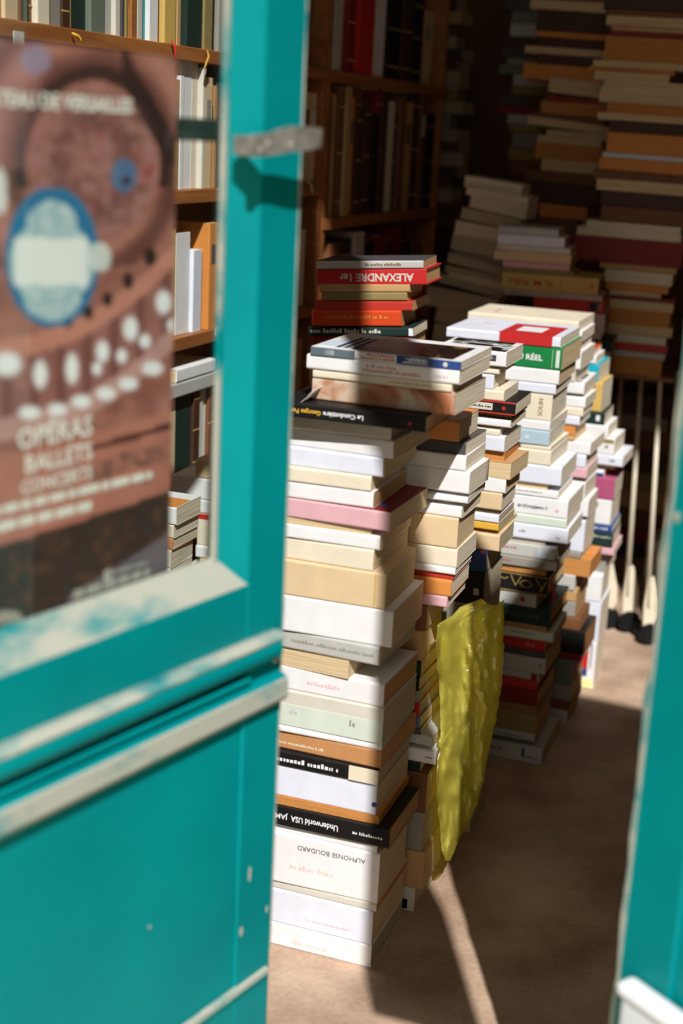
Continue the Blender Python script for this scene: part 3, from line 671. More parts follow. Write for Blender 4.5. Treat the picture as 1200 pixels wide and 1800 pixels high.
baseC = onz(822, 1465)
Ck = [B(889, 620, 'white', L=.15, W=.15, r=0, d='white paperback with black photograph on top', k=[('top', .1, .97, .04, .6, P_BW), ('top', .05, .9, .66, .97, P_BW), ('band', .72, .86, .35, .75, 'darkgrey'), ('band', .73, .81, .45, .72, 'lightgrey')]),
 B(872, 645, 'tan', i=.03, p='c'), B(876, 651, 'cream', L=.13), B(867, 658, 'coolwhite', L=.12, W=.10, d='small white folded paperback'), B(885, 688, 'cream', k=[('band', .58, .63, .05, .95, 'brown')]),
 B(905, 709, 'black', L=.17, W=.16, r=-1, d='black paperback with white name block and red dot', k=[('band', .20, .72, .25, .8, 'pale'), ('dash', .22, .70, .5, .005, 'black'), ('dot', .86, .5, .004, 'red'), ('band', 0, 1, .0, .10, 'brickred'), ('band', 0, 1, .9, 1, 'brickred')]),
 B(893, 730, 'tan', i=.03, p='t'), B(896, 741, 'white', L=.14), B(880, 752, 'tan', i=.03, p='c'), B(877, 757, 'cream', L=.14, k=[('band', .6, .64, 0, 1, 'darkbrown')]), B(886, 769, 'coolwhite', L=.13),
 B(884, 796, 'orange', f=True, p='o', i=.012), B(897, 815, 'tan', f=True, p='c'), B(888, 843, 'white', f=False, p='c', L=.13), B(881, 868, 'beige', p='w', L=.14), B(873, 898, 'tan', i=.03, p='c'), B(876, 907, 'coolwhite', p='g', L=.14), B(875, 921, 'yellow', p='g', L=.14),
 B(873, 935, 'beige', i=.03, p='c'), B(877, 942, 'beige', p='g', L=.14), B(853, 968, 'blue', p='g', L=.10, d='dark blue paperback with a white ring', k=[('ring', .55, .25, .009, .0075, 'lightgrey'), ('dot', .70, .9, .0035, 'vermilion'), ('dot', .9, .9, .004, 'vermilion')]),
 B(849, 1008, 'black', p='g', L=.10, d='black paperback with small white mark', k=[('band', .78, .9, .3, .5, 'lightgrey')]), B(846, 1066, 'grey', p='g'), B(842, 1130, 'pale', p='g'), B(838, 1190, 'tan', p='g'), B(834, 1262, 'grey', p='g'), B(830, 1330, 'olive', p='g'), B(826, 1400, 'beige', p='g')]
stack('narrow stack behind the yellow bag|stack behind the bag', 'third stack of books', baseC, Ck, 1465, L=.135, W=.14, seed=13)

baseD = onz(950, 1347)
Dk = [B(985, 594, 'coolwhite', L=.272, W=.235, r=0, i=-.002, d='white paperback with red cover panel', k=[('band', .47, .93, .02, .98, 'red'), ('top', .46, .93, .003, .78, 'red'), ('top', .56, .79, .24, .62, 'white'), ('top', .2, .3, .55, .6, 'pink')]),
 B(987, 612, 'green', L=.145, W=.235, p='c', r=0, i=0, d='thick green paperback with white capitals', k=[('dash', .02, .20, .80, .009, 'white'), ('text', 'DU RÉEL', .44, .47, .0125, 'white', False, .0005, .50), ('dash', .02, .22, .2, .008, 'white'), ('band', .905, .965, .12, .88, 'palegreen'), ('band', .845, .852, .1, .9, 'palegreen')]),
 B(982, 652, 'white', p='c', L=.15, W=.22), B(976, 677, 'coolwhite', L=.15), B(969, 694, 'cream', L=.13, d='thick cream paperback with sideways name', k=[('vtext', 'SOLIN', .80, .5, .0105, 'brown')]), B(966, 742, 'white', L=.12), B(965, 759, 'lightblue', L=.12, d='light blue paperback with white emblem', k=[('dot', .55, .5, .006, 'paleblue')]),
 B(967, 786, 'cream', L=.12, i=.003, k=[('band', .02, .4, .1, .9, 'darkgrey')]), B(967, 794, 'cream', L=.13), B(986, 823, 'coolwhite', L=.17, W=.2), B(960, 853, 'tan', f=True, p='c', i=.012), B(980, 866, 'white', L=.13, k=[('dash', .2, .7, .7, .004, 'grey')]),
 B(997, 881, 'white', L=.18, r=0, d='white paperback with upside-down title', k=[('text', "L'AMÉRIQUE", .53, .45, .0065, 'darkgrey', True, .0002, .40), ('dot', .86, .4, .004, 'pink')]), B(995, 914, 'palegreen', L=.18), B(998, 931, 'coolwhite', L=.18, k=[('dash', .34, .42, .5, .006, 'grey'), ('dash', .84, .90, .35, .006, 'grey')]),
 B(956, 952, 'cream', i=.010, L=.14), B(976, 964, 'lightgrey', p='g', L=.16, k=[('band', .72, .95, .1, .9, 'paleblue'), ('dash', .1, .4, .6, .005, 'brickred')]), B(978, 988, 'grey', p='g', L=.16, k=[('band', .82, 1, .1, .9, 'lightgrey'), ('dash', .1, .3, .5, .004, 'brickred')]), B(958, 1003, 'orange', f=True, p='o', i=.006, L=.14),
 B(963, 1015, 'black', h=True, p='c', L=.16, W=.2, r=0, d='black hardback with gold zigzag ornament', k=[('stroke', [[(.02, .93), (.99, .93)], [(.42, .85), (.50, .35), (.58, .85)], [(.56, .5), (.62, .33), (.70, .33), (.76, .5), (.70, .66), (.62, .66), (.56, .5)], [(.80, .85), (.92, .3)], [(.97, .75), (.88, .2)], [(.25, .7), (.33, .62), (.38, .72)], [(.02, .08), (.99, .08)]], .0014, 'gold')]),
 B(941, 1047, 'lightgrey', p='g', L=.12, r=2, d='grey-white paperback with red round mark', k=[('dot', .72, .55, .0065, 'brickred')]), B(967, 1075, 'darkgreen', h=True, p='o', L=.16, W=.22, r=0, d='dark green hardback with dull lettering', k=[('dash', .12, .82, .5, .012, (60, 84, 78))]), B(960, 1103, 'tan', f=True, p='t', i=.004, L=.14),
 B(971, 1115, 'palegreen', p='g', L=.15, k=[('dash', .3, .7, .6, .006, 'grey')]), B(957, 1129, 'red', p='t', L=.14, d='red paperback with pale mark', k=[('dash', .66, .8, .5, .006, 'pink')]), B(958, 1148, 'darkgrey', p='t', L=.14), B(957, 1160, 'lightgrey', p='t', L=.14, k=[('dash', .9, .91, .5, .012, 'darkgrey')]),
 B(946, 1186, 'lightgrey', p='t', L=.12, d='pale grey paperback with red corner', k=[('band', .84, .97, .05, .95, 'darkred')]), B(942, 1198, 'red', p='t', L=.13, d='thin red paperback'), B(944, 1216, 'darkred', p='t', L=.14, d='thick red paperback'), B(943, 1243, 'brown', f=True, p='b', L=.14), B(942, 1258, 'olive', p='t', L=.15, d='thick grey-beige paperback'),
 B(939, 1291, 'lightgrey', p='t', L=.14, k=[('dash', .3, .8, .4, .005, 'slate')]), B(930, 1304, 'grey', i=.03, L=.14), B(951, 1318, 'lightgrey', p='g', L=.17, W=.22, r=0, d='whitish bottom paperback with blue mark', k=[('dash', .12, .42, .6, .008, 'darkgrey'), ('band', .70, .74, .3, .9, 'blue'), ('dash', .75, .93, .35, .005, 'darkgrey')])]
stack('stack topped by the red-panelled book|red-panel-topped stack', 'fourth stack of books', baseD, Dk, 1348, L=.145, W=.19, seed=14)

baseE = onz(997, 1272)
Ek = [B(1016, 566, 'cream', L=.285, W=.215, r=0, d='large cream paperback with red scribble', k=[('top', .18, .22, .2, .6, 'pink')]), B(1022, 584, 'white', L=.16, W=.2), B(1015, 601, 'coolwhite', W=.2), B(1020, 620, 'white', W=.2), B(1010, 650, 'pale', W=.19), B(1026, 675, 'white', W=.2, d='white paperback with black photo cover', k=[('top', .1, .9, .1, .8, P_BW)]),
 B(1021, 694, 'tan', i=.03, p='c'), B(1028, 700, 'white'), B(1024, 718, 'cream'), B(1018, 733, 'coolwhite'), B(1009, 748, 'orange', p='c', i=.006), B(1007, 768, 'tan', p='c'), B(1037, 780, 'white', L=.2, W=.18, d='wide white paperback'), B(1029, 800, 'coolwhite', k=[('dot', .55, .5, .003, 'darkgrey')]), B(1031, 824, 'pink', d='pale pink paperback'),
 B(1026, 842, 'tan', i=.03, p='c'), B(1027, 849, 'white'), B(1033, 880, 'white', d='thick white paperback'), B(1030, 910, 'grey', i=.03), B(1026, 916, 'coolwhite', d='very thick bluish-white paperback', k=[('top', .2, .8, .1, .5, 'lightgrey')]), B(1020, 972, 'grey', p='g'), B(1037, 986, 'orange', f=True, p='o'), B(1010, 1012, 'lightgrey', p='g'), B(1012, 1040, 'tan', p='t'),
 B(1010, 1060, 'grey', p='t'), B(1018, 1088, 'brown', p='b'), B(1026, 1112, 'black', p='b', d='thick black paperback'), B(1020, 1152, 'darkred', i=.006), B(1004, 1162, 'greygreen', p='b'), B(1002, 1206, 'grey', p='t'), B(1000, 1235, 'brown', p='b'), B(996, 1250, 'lightgrey', p='t')]
stack('stack behind the red-panelled book|stack behind red-panelled', 'fifth stack of books', baseE, Ek, 1273, L=.13, W=.15, seed=15)

baseF = onz(1030, 1211)
Fk = [B(1042, 617, 'vermilion', L=.10), B(1047, 627, 'white', L=.12), B(1051, 641, 'cyan', L=.12, d='bright cyan paperback'), B(1057, 673, 'gold', L=.12, d='thick yellow paperback'), B(1062, 726, 'darkgreen', L=.13, d='dark green paperback with white tag', k=[('band', .82, .9, .3, .75, 'white')]), B(1068, 749, 'white', L=.13),
 B(1079, 772, 'white', L=.13, d='white paperback with brown picture spine', k=[('band', .55, .98, .7, .95, 'olive'), ('band', .56, .64, .1, .7, 'brown'), ('dot', .84, .5, .004, 'brown')]), B(1094, 804, 'coolwhite', L=.15, W=.17, k=[('dash', .76, .86, .5, .006, 'darkgrey')]), B(1077, 820, 'tan', i=.03, p='c'), B(1060, 828, 'white', L=.12, k=[('band', .8, 1, .1, .6, 'blue')]),
 B(1079, 842, 'mauve', L=.14, d='mauve paperback'), B(1073, 880, 'white', L=.12, d='thick white paperback'), B(1075, 925, 'blue', L=.11, d='blue paperback with white lettering', k=[('dash', .55, .85, .5, .006, 'white')]), B(1076, 939, 'darkgreen', L=.11, k=[('dash', .5, .98, .7, .006, 'palegreen')]), B(1078, 965, 'pink', L=.11), B(1062, 976, 'grey', i=.03, L=.1),
 B(1057, 1012, 'white', L=.1), B(1053, 1060, 'coolwhite', L=.1, d='very thick white paperback'), B(1045, 1130, 'white', L=.075, d='white paperback with red, blue and yellow label', k=[('band', .50, .72, .42, .88, 'red'), ('band', .50, .72, .26, .42, 'blue'), ('band', .32, .98, .02, .22, (240, 236, 170)), ('band', .80, .84, .45, .98, 'darkgrey')])]
stack('bright stack beside the pale rods|stack beside rods', 'sixth stack of books', baseF, Fk, 1211, L=.12, W=.15, seed=16)

# ------------------------------------------------------------------ stacks at the back
def seq(x_ys, **kw):
    return [B(*q[:3], **dict(kw, **(q[3] if len(q) > 3 else {}))) for q in x_ys]
baseH = ondist(1050, 519, 3.99)
Hk = seq([(981, 403, 'lightgrey', dict(L=.17)), (992, 418, 'coolwhite', dict(L=.19)), (1002, 437, 'pale', dict(L=.21)), (1003, 448, 'beige', dict(L=.22)), (1000, 466, 'pink', dict(L=.19, i=.01)), (1006, 478, 'olive', dict(L=.2, i=.01)),
  (1051, 490, 'oliveyellow', dict(L=.275, h=True, W=.2, p='b', r=0, d='olive yellow hardback with red lettering', k=[('text', 'R. M. Rilke', .30, .5, .0155, 'brickred', True, .0003, .46), ('band', .615, .622, .05, .95, 'olive'), ('dash', .92, .95, .5, .012, 'vermilion')])),
  (1058, 521, 'lightgrey', dict(L=.28, k=[('dash', .05, .3, .5, .004, 'darkgrey'), ('dash', .33, .6, .5, .005, (190, 120, 100))])), (1061, 531, 'brickred', dict(L=.2, d='red paperback with blue and white label', k=[('band', .80, .94, .2, .9, 'navy'), ('band', .90, .95, .25, .85, 'lightgrey')])), (1062, 553, 'lightgrey', dict(L=.2)), (1056, 588, 'cream', dict(L=.2)),
  (1076, 599, 'darkgreen', dict(L=.2, h=True, d='green hardback with gilt bands', k=[('band', .80, .83, 0, 1, 'gold'), ('band', .72, .75, 0, 1, 'gold')])), (1070, 619, 'tan', {}), (1066, 640, 'grey', {})], p='t', L=.2)
topH = stack('shaded stack holding the olive hardback|shaded olive-hardback stack', 'shaded stack with the olive hardback', baseH, Hk, 668, yaw=15, W=.15, seed=21, jit=1, ground=False)

baseJ = ondist(749, 498, 3.02)
Jk = seq([(744, 458, 'lightgrey', dict(L=.235, W=.16, d='grey paperback with upside-down title', k=[('dash', .46, .80, .5, .0055, 'brown'), ('top', 0, 1, 0.02, .98, 'darkgrey')])), (750, 473, 'red', dict(L=.242, h=True, W=.17, r=0, p='t', d='red hardback with large upside-down capitals', k=[('text', 'ALEXANDRE 1er', .545, .5, .0165, 'pale', True, .0006, .68)])),
  (720, 499, 'tan', dict(L=.20)), (715, 514, 'olive', dict(L=.19)), (724, 530, 'brickred', dict(L=.215, W=.18, d='glossy red paperback')),
  (706, 546, 'vermilion', dict(L=.20, d='glossy orange-red paperback', k=[('dash', .15, .85, .55, .008, 'orange')])), (726, 576, 'darkgreen', dict(L=.235, p='w', d='dark green paperback with white lettering and label', k=[('dash', .02, .70, .5, .009, 'pale'), ('band', .96, 1, .1, .9, 'white')])), (722, 592, 'darkred', dict(L=.22)), (716, 622, 'tan', {}), (716, 650, 'brown', {}), (714, 680, 'grey', {})], p='t', L=.22)
stack('stack with the upside-down red spine|upside-down-red-spine stack', 'stack behind the front stack', baseJ, Jk, 705, yaw=14, tilt=-4.2, W=.15, seed=22, jit=1, ground=False)

baseI = ondist(905, 560, 4.20)
Ik = seq([(917, 326, 'cream', dict(L=.175)), (924, 347, 'pale', dict(L=.19)), (916, 362, 'cream', dict(L=.175)), (912, 386, 'tan', dict(L=.18)), (908, 406, 'beige', {}), (900, 430, 'lightgrey', {}), (898, 458, 'grey', {}), (894, 472, 'lightgrey', {}), (890, 488, 'grey', {}), (884, 500, 'pale', {}), (878, 512, 'lightgrey', dict(L=.21)), (872, 526, 'grey', dict(L=.22)), (866, 540, 'lightgrey', dict(L=.22)), (860, 560, 'grey', {}), (856, 590, 'tan', {}), (856, 620, 'grey', {})], f=True, p='g', L=.185)
_ri = random.Random(8)
for q in Ik: q['x'] += _ri.uniform(-7, 7); q['i'] = _ri.uniform(0, .03); q['t'] = 8 + _ri.uniform(-2.5, 2.5)
for q in Ik: q['p'] = 'w' if q['c'] in ('cream', 'pale', 'beige') else 'g'
stack('leaning tower of books', 'leaning tower of books', baseI, Ik, 650, yaw=16, tilt=8.0, W=.14, seed=23, jit=6, ground=False)

baseG = ondist(1050, 365, 4.50)
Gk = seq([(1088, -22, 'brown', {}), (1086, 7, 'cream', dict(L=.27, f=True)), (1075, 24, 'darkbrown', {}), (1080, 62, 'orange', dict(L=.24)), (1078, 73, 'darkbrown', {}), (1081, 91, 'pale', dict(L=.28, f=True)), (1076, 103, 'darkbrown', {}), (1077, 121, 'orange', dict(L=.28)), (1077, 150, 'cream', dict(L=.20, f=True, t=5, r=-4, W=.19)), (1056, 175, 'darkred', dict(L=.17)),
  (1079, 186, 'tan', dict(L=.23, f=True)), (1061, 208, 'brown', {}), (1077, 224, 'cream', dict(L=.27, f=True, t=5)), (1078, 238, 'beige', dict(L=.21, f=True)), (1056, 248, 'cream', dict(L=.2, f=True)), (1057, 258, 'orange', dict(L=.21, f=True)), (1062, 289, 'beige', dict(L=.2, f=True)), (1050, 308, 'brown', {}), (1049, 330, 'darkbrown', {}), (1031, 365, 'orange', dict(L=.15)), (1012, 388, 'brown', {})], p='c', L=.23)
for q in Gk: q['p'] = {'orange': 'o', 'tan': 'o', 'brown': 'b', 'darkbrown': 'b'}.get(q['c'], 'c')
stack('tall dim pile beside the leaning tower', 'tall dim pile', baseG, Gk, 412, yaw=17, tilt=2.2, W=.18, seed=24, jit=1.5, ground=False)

baseG2 = ondist(1175, 600, 4.12)
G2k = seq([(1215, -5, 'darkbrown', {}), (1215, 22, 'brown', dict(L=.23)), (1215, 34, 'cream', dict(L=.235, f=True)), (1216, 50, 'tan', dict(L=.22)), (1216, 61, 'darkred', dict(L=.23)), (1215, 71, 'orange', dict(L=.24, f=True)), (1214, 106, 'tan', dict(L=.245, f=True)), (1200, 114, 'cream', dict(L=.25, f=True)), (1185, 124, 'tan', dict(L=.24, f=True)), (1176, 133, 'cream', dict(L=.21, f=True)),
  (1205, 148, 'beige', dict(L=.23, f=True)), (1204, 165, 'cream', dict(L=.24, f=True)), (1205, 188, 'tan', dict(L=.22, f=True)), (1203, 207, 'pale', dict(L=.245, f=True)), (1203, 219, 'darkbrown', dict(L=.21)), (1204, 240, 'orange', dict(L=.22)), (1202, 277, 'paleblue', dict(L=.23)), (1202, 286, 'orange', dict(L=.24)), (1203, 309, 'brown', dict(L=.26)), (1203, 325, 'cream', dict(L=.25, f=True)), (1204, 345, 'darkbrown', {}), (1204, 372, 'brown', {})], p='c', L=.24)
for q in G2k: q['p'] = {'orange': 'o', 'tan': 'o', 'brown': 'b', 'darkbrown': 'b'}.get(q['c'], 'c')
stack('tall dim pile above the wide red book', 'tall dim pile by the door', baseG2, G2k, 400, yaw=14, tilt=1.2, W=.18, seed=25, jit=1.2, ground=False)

baseG0 = ondist(945, 260, 4.95)
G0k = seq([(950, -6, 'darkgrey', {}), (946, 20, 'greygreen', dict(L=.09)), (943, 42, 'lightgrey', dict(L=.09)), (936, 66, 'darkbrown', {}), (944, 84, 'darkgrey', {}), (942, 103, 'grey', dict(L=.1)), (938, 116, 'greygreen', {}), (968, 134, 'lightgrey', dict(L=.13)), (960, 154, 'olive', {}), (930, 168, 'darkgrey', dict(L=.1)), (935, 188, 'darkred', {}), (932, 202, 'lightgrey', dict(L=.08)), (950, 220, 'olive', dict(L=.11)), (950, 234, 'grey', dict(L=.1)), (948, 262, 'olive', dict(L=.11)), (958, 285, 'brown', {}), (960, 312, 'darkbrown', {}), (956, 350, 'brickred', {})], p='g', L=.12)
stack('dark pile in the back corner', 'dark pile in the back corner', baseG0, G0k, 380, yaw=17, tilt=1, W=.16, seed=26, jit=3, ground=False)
basP = ondist(800, 150, 5.45)
Pk = []; yy = -10; rp = random.Random(5)
for i in range(16):
    Pk.append(B(800 + rp.uniform(-14, 14), yy, rp.choice(['tan', 'grey', 'brown', 'olive', 'lightgrey', 'darkbrown', 'darkgrey', 'greygreen']), L=rp.uniform(.06, .12), p='g', f=rp.random() < .5)); yy += rp.uniform(18, 34)
stack('pile at the dark end of the bookcase', 'pile at the end of the bookcase', basP, Pk, yy, yaw=18, W=.15, seed=27, jit=6, ground=False)
zP = onplane(800, yy, basP, Vector((math.sin(rad(18)), math.cos(rad(18)), 0))).z

# ------------------------------------------------------------------ stand on castors with its pile
baseK = ondist(1175, 600, 4.12)
Kk = seq([(1196, 400, 'palegreen', dict(L=.27, f=True, p='w')), (1197, 413, 'white', dict(L=.30, f=True, p='w')), (1199, 427, 'darkred', dict(L=.318, h=True, W=.24, r=0, d='wide dark red hardback')), (1188, 472, 'tan', dict(L=.22)), (1181, 483, 'cream', dict(L=.195, f=True, p='w')), (1174, 504, 'orange', dict(L=.18)), (1161, 517, 'pale', dict(L=.15, f=True)),
  (1184, 527, 'darkred', dict(L=.2)), (1183, 535, 'pale', dict(L=.2, f=True)), (1177, 550, 'orange', dict(L=.19, f=True, p='o')), (1181, 578, 'tan', dict(L=.2, f=True)), (1170, 594, 'pale', dict(L=.17)), (1172, 609, 'brickred', dict(L=.18)), (1168, 623, 'lightgrey', dict(L=.18, W=.2)), (1162, 634, 'orange', dict(L=.175, W=.2, f=True, p='o', d='thick paperback with orange-brown page edges'))], p='c', L=.19)
stack('pile on the stand with castors|castor stand pile', 'pile on the castor stand', baseK, Kk, 664, yaw=14, tilt=1.0, W=.2, seed=28, jit=1.5, ground=False)
def castor_stand():
    yw = rad(14); n = Vector((math.sin(yw), math.cos(yw), 0)); s = Vector((math.cos(yw), -math.sin(yw), 0))
    zt = onplane(1162, 664, baseK, n).z
    corner = onplane(1162, 664, baseK, n)
    cm = mat_plain('cream_enamel_rod', (228, 218, 192), .4, .08, 30); bk = mat_plain('black_rubber', (22, 22, 24), .6, .1, 30)
    root = empty('castor_stand', (corner.x - .05, corner.y + .1, 0)); o0 = root.location.copy()
    c = corner - o0; 
    def P(x): return Vector(x) - o0
    pl = box('top_plate', (-.20, .035, .0, .24, -.012, 0), mat_wood('stand_board', (150, 100, 60)), root)
    pl.location = Vector((c.x, c.y, zt)); pl.rotation_euler = (0, 0, -yw)
    feet = [onz(1058, 1104), onz(1094, 1110), onz(1130, 1132)]; tops = [ondist(1091, 668, feet[0].y + .02), ondist(1126, 672, feet[1].y), ondist(1160, 674, feet[2].y)]
    b4 = feet[2] + n * .22 + s * .03; feet.append(Vector((b4.x, b4.y, 0))); tops.append(Vector((b4.x - .02, b4.y, zt)))
    for f, t in zip(feet, tops):
        top = Vector((t.x, t.y, zt - .010)); bot = Vector((f.x, f.y, .12))
        rl = tube('rod_leg', [P(top), P(bot)], [.0068, .0090], cm, root, 10)
        k = Vector((.022, -.01, 0))
        fk = mesh_obj('castor_fork', [P(bot + Vector((dx, dy, dz))) for dy in (-.008, .008) for dx, dz in ((-.008, .10), (.012, .10), (.034, .02), (.036, -.03), (.022, -.06), (-.008, -.06), (-.012, 0))],
                 [tuple(range(7)), tuple(range(7, 14))] + [(i, (i + 1) % 7, 7 + (i + 1) % 7, 7 + i) for i in range(7)], cm, rl)
        bm = bmesh.new(); bmesh.ops.create_cone(bm, cap_ends=True, segments=20, radius1=.036, radius2=.036, depth=.024)
        bmesh.ops.bevel(bm, geom=[e for e in bm.edges if abs(e.verts[0].co.z - e.verts[1].co.z) < 1e-5], offset=.006, segments=2, affect='EDGES')
        me = bpy.data.meshes.new('castor_wheel'); bm.to_mesh(me); bm.free(); me.materials.append(bk)
        wl = link(bpy.data.objects.new('castor_wheel', me), rl); wl.location = P(Vector((f.x + .016, f.y - .004, .036))); wl.rotation_euler = (math.pi / 2, 0, .3)
    tag(root, 'cream rod stand on black castors carrying a pile of books', 'stand')
castor_stand()
def hose():
    a = onz(1104, 1098); b = onz(1152, 1128)
    pts = [a + Vector((0, 0, .03)), a.lerp(b, .25) + Vector((-.005, -.05, .025)), a.lerp(b, .6) + Vector((0, -.07, .024)), b + Vector((0, -.02, .024)), b + Vector((.12, .02, .024))]
    o = tube('rubber_hose', pts, [.022, .024, .024, .024, .022], mat_plain('black_rubber', (22, 22, 24)), None, 12)
    tag(o, 'short black hose curled on the sunlit floor beside the castors', 'hose')
hose()
baseQ = onz(1160, 1016)
stack('small pale pile behind the castors', 'small pale pile', baseQ, seq([(1166, 952, 'cream', {}), (1164, 972, 'beige', {}), (1162, 995, 'coolwhite', {})], p='w', L=.06), 1016, yaw=15, W=.15, seed=29, L=.09)
baseN = onz(1175, 985)
stack('slumped pile behind the pale rods', 'slumped pile behind the rods', baseN, seq([(1178, 700, 'darkbrown', {}), (1172, 738, 'grey', {}), (1176, 762, 'brown', {}), (1170, 800, 'darkbrown', {}), (1172, 838, 'olive', dict(t=6)), (1172, 872, 'tan', dict(t=6)), (1168, 905, 'brown', {}), (1166, 940, 'darkred', {}), (1166, 962, 'darkgrey', {})], p='b', L=.22), 986, yaw=10, tilt=3, W=.2, seed=30, jit=3)

# ------------------------------------------------------------------ furniture carrying the back piles
M_WOOD = mat_wood('shelf_wood', (176, 112, 58), 'y')
M_WOODD = mat_wood('dark_table_wood', (110, 70, 42), 'x')
def table(name, cx, cy, yaw, w_, d_, h, label):
    root = empty(name, (cx, cy, 0), (0, 0, -rad(yaw)))
    bevel_box('table_top', (-w_ / 2, w_ / 2, -d_ / 2, d_ / 2, h - .025, h), M_WOODD, root, .003)
    for sx in (-1, 1):
        for sy in (-1, 1):
            x = sx * (w_ / 2 - .03); y = sy * (d_ / 2 - .03); bevel_box('leg', (x - .018, x + .018, y - .018, y + .018, 0, h - .024), M_WOODD, root, .002)
    box('apron', (-w_ / 2 + .03, w_ / 2 - .03, -d_ / 2 + .025, -d_ / 2 + .04, h - .09, h - .024), M_WOODD, root)
    tag(root, label, 'table'); return root
def under(base, x, y, yaw, back, left):
    n = Vector((math.sin(rad(yaw)), math.cos(rad(yaw)), 0)); s = Vector((math.cos(rad(yaw)), -math.sin(rad(yaw)), 0))
    P = onplane(x, y, base, n); return P + n * back - s * left, P.z
for (nm, base, x, y, yaw, back, left, w_, d_, lab) in (
    ('book_table', baseH, 1066, 668, 15, .08, .13, .26, .12, 'dark wooden table under the stack with the olive hardback'),
    ('book_table', baseJ, 714, 705, 14, .08, .11, .26, .18, 'dark wooden table under the stack with the upside-down red spine'),
    ('book_table', baseI, 856, 650, 16, .07, .10, .26, .18, 'dark wooden table under the leaning tower'),
    ('book_table', baseG, 1012, 412, 17, .09, .08, .34, .2, 'tall dark wooden table under the dim pile'),
    ('book_table', baseG0, 956, 380, 17, .08, .06, .2, .18, 'dark wooden table in the back corner'),
    ('book_table', basP, 800, yy, 18, .08, .06, .2, .18, 'dark wooden table at the end of the bookcase')):
    c, h = under(base, x, y, yaw, back, left); table(nm, c.x, c.y, yaw, w_, d_, h, lab)

# ------------------------------------------------------------------ bookcases along the left wall
SHP = ondist(350, 345, 3.2); SU = SHP.dot(RU)           # shelf face plane u = SU
def T_(x, y): return onplane(x, y, SHP, RU).dot(RV)
root_b = {}
def bookcase(name, v0, v1, setback, boards, uprights, label, bottom, top):
    org = RU * (SU - setback) + RV * v0
    root = empty(name, (org.x, org.y, 0), (0, 0, -ROOM))   # local x = u, y = v
    D = .27
    root_b[name + label] = []
    for z in boards:
        bd = bevel_box('shelf_board', (-D, 0, 0, v1 - v0, z - .030, z), M_WOOD, root, .002); root_b[name + label].append((z, bd))
    for v in uprights: bevel_box('upright', (-D, -.004, v - v0 - .011, v - v0 + .011, bottom, top), M_WOOD, root, .002)
    box('back_panel', (-D - .012, -D, 0, v1 - v0, bottom, top), M_DARKWALL, root)
    tag(root, label, 'bookcase'); return root
vA0, vA1 = T_(0, 70) - .55, T_(570, 330)
bc1 = bookcase('bookcase', vA0, vA1, 0, (.42, .70, 1.035, 1.357, 1.655, 2.0), (vA0 + .011, T_(239, 75), vA1 - .011), 'open wooden bookcase behind the glass of the teal door', 0, 2.05)
vB0, vB1 = vA1 + .004, T_(785, 140)
bc2 = bookcase('bookcase', vB0, vB1, .0, (.10, .50, .895, 1.262, 1.652, 2.05), (vB0 + .011, vB1 - .011), 'dim wooden bookcase of old books beyond the door edge', 0, 2.1)
# shelf tags and ribbons
tagm = mat_plain('paper_tag', (206, 206, 196), .7)
for (x, y, wd, ht, r_) in ((32, 69, .03, .026, bc1), (402, 96, .022, .024, bc1), (382, 582, .02, .02, bc1), (395, 345, .018, .022, bc1)):
    P = onplane(x, y, SHP, RU); v = P.dot(RV)
    r_ = min(list(root_b.values())[0], key=lambda q: abs(q[0] - .015 - P.z))[1]
    box('shelf_tag', (.0, .0022, v - vA0 - wd / 2, v - vA0 + wd / 2, P.z - ht / 2, P.z + ht / 2), tagm, r_)
def ribbon(x0, y0, x1, y1, col, label):
    P = onplane(x0, y0, SHP + RU * .004, RU); Q = onplane(x1, y1, SHP + RU * .012, RU)
    pts = [P, P.lerp(Q, .35) + RU * .006, P.lerp(Q, .7) + RV * .006, Q]; o = tube('ribbon', pts, [.0022, .003, .003, .002], mat_plain('ribbon_%d' % col[0], col, .5), None, 6)
    tag(o, label, 'ribbon')
ribbon(126, 58, 143, 73, (222, 170, 50), 'yellow ribbon hanging over the top shelf edge')
ribbon(302, 72, 307, 102, (196, 50, 44), 'red ribbon hanging over the top shelf edge')
ribbon(364, 88, 359, 120, (190, 140, 60), 'tan ribbon hanging below the top shelf edge')
ribbon(541, 318, 549, 341, (216, 196, 150), 'cream ribbon hanging beside the door latch')

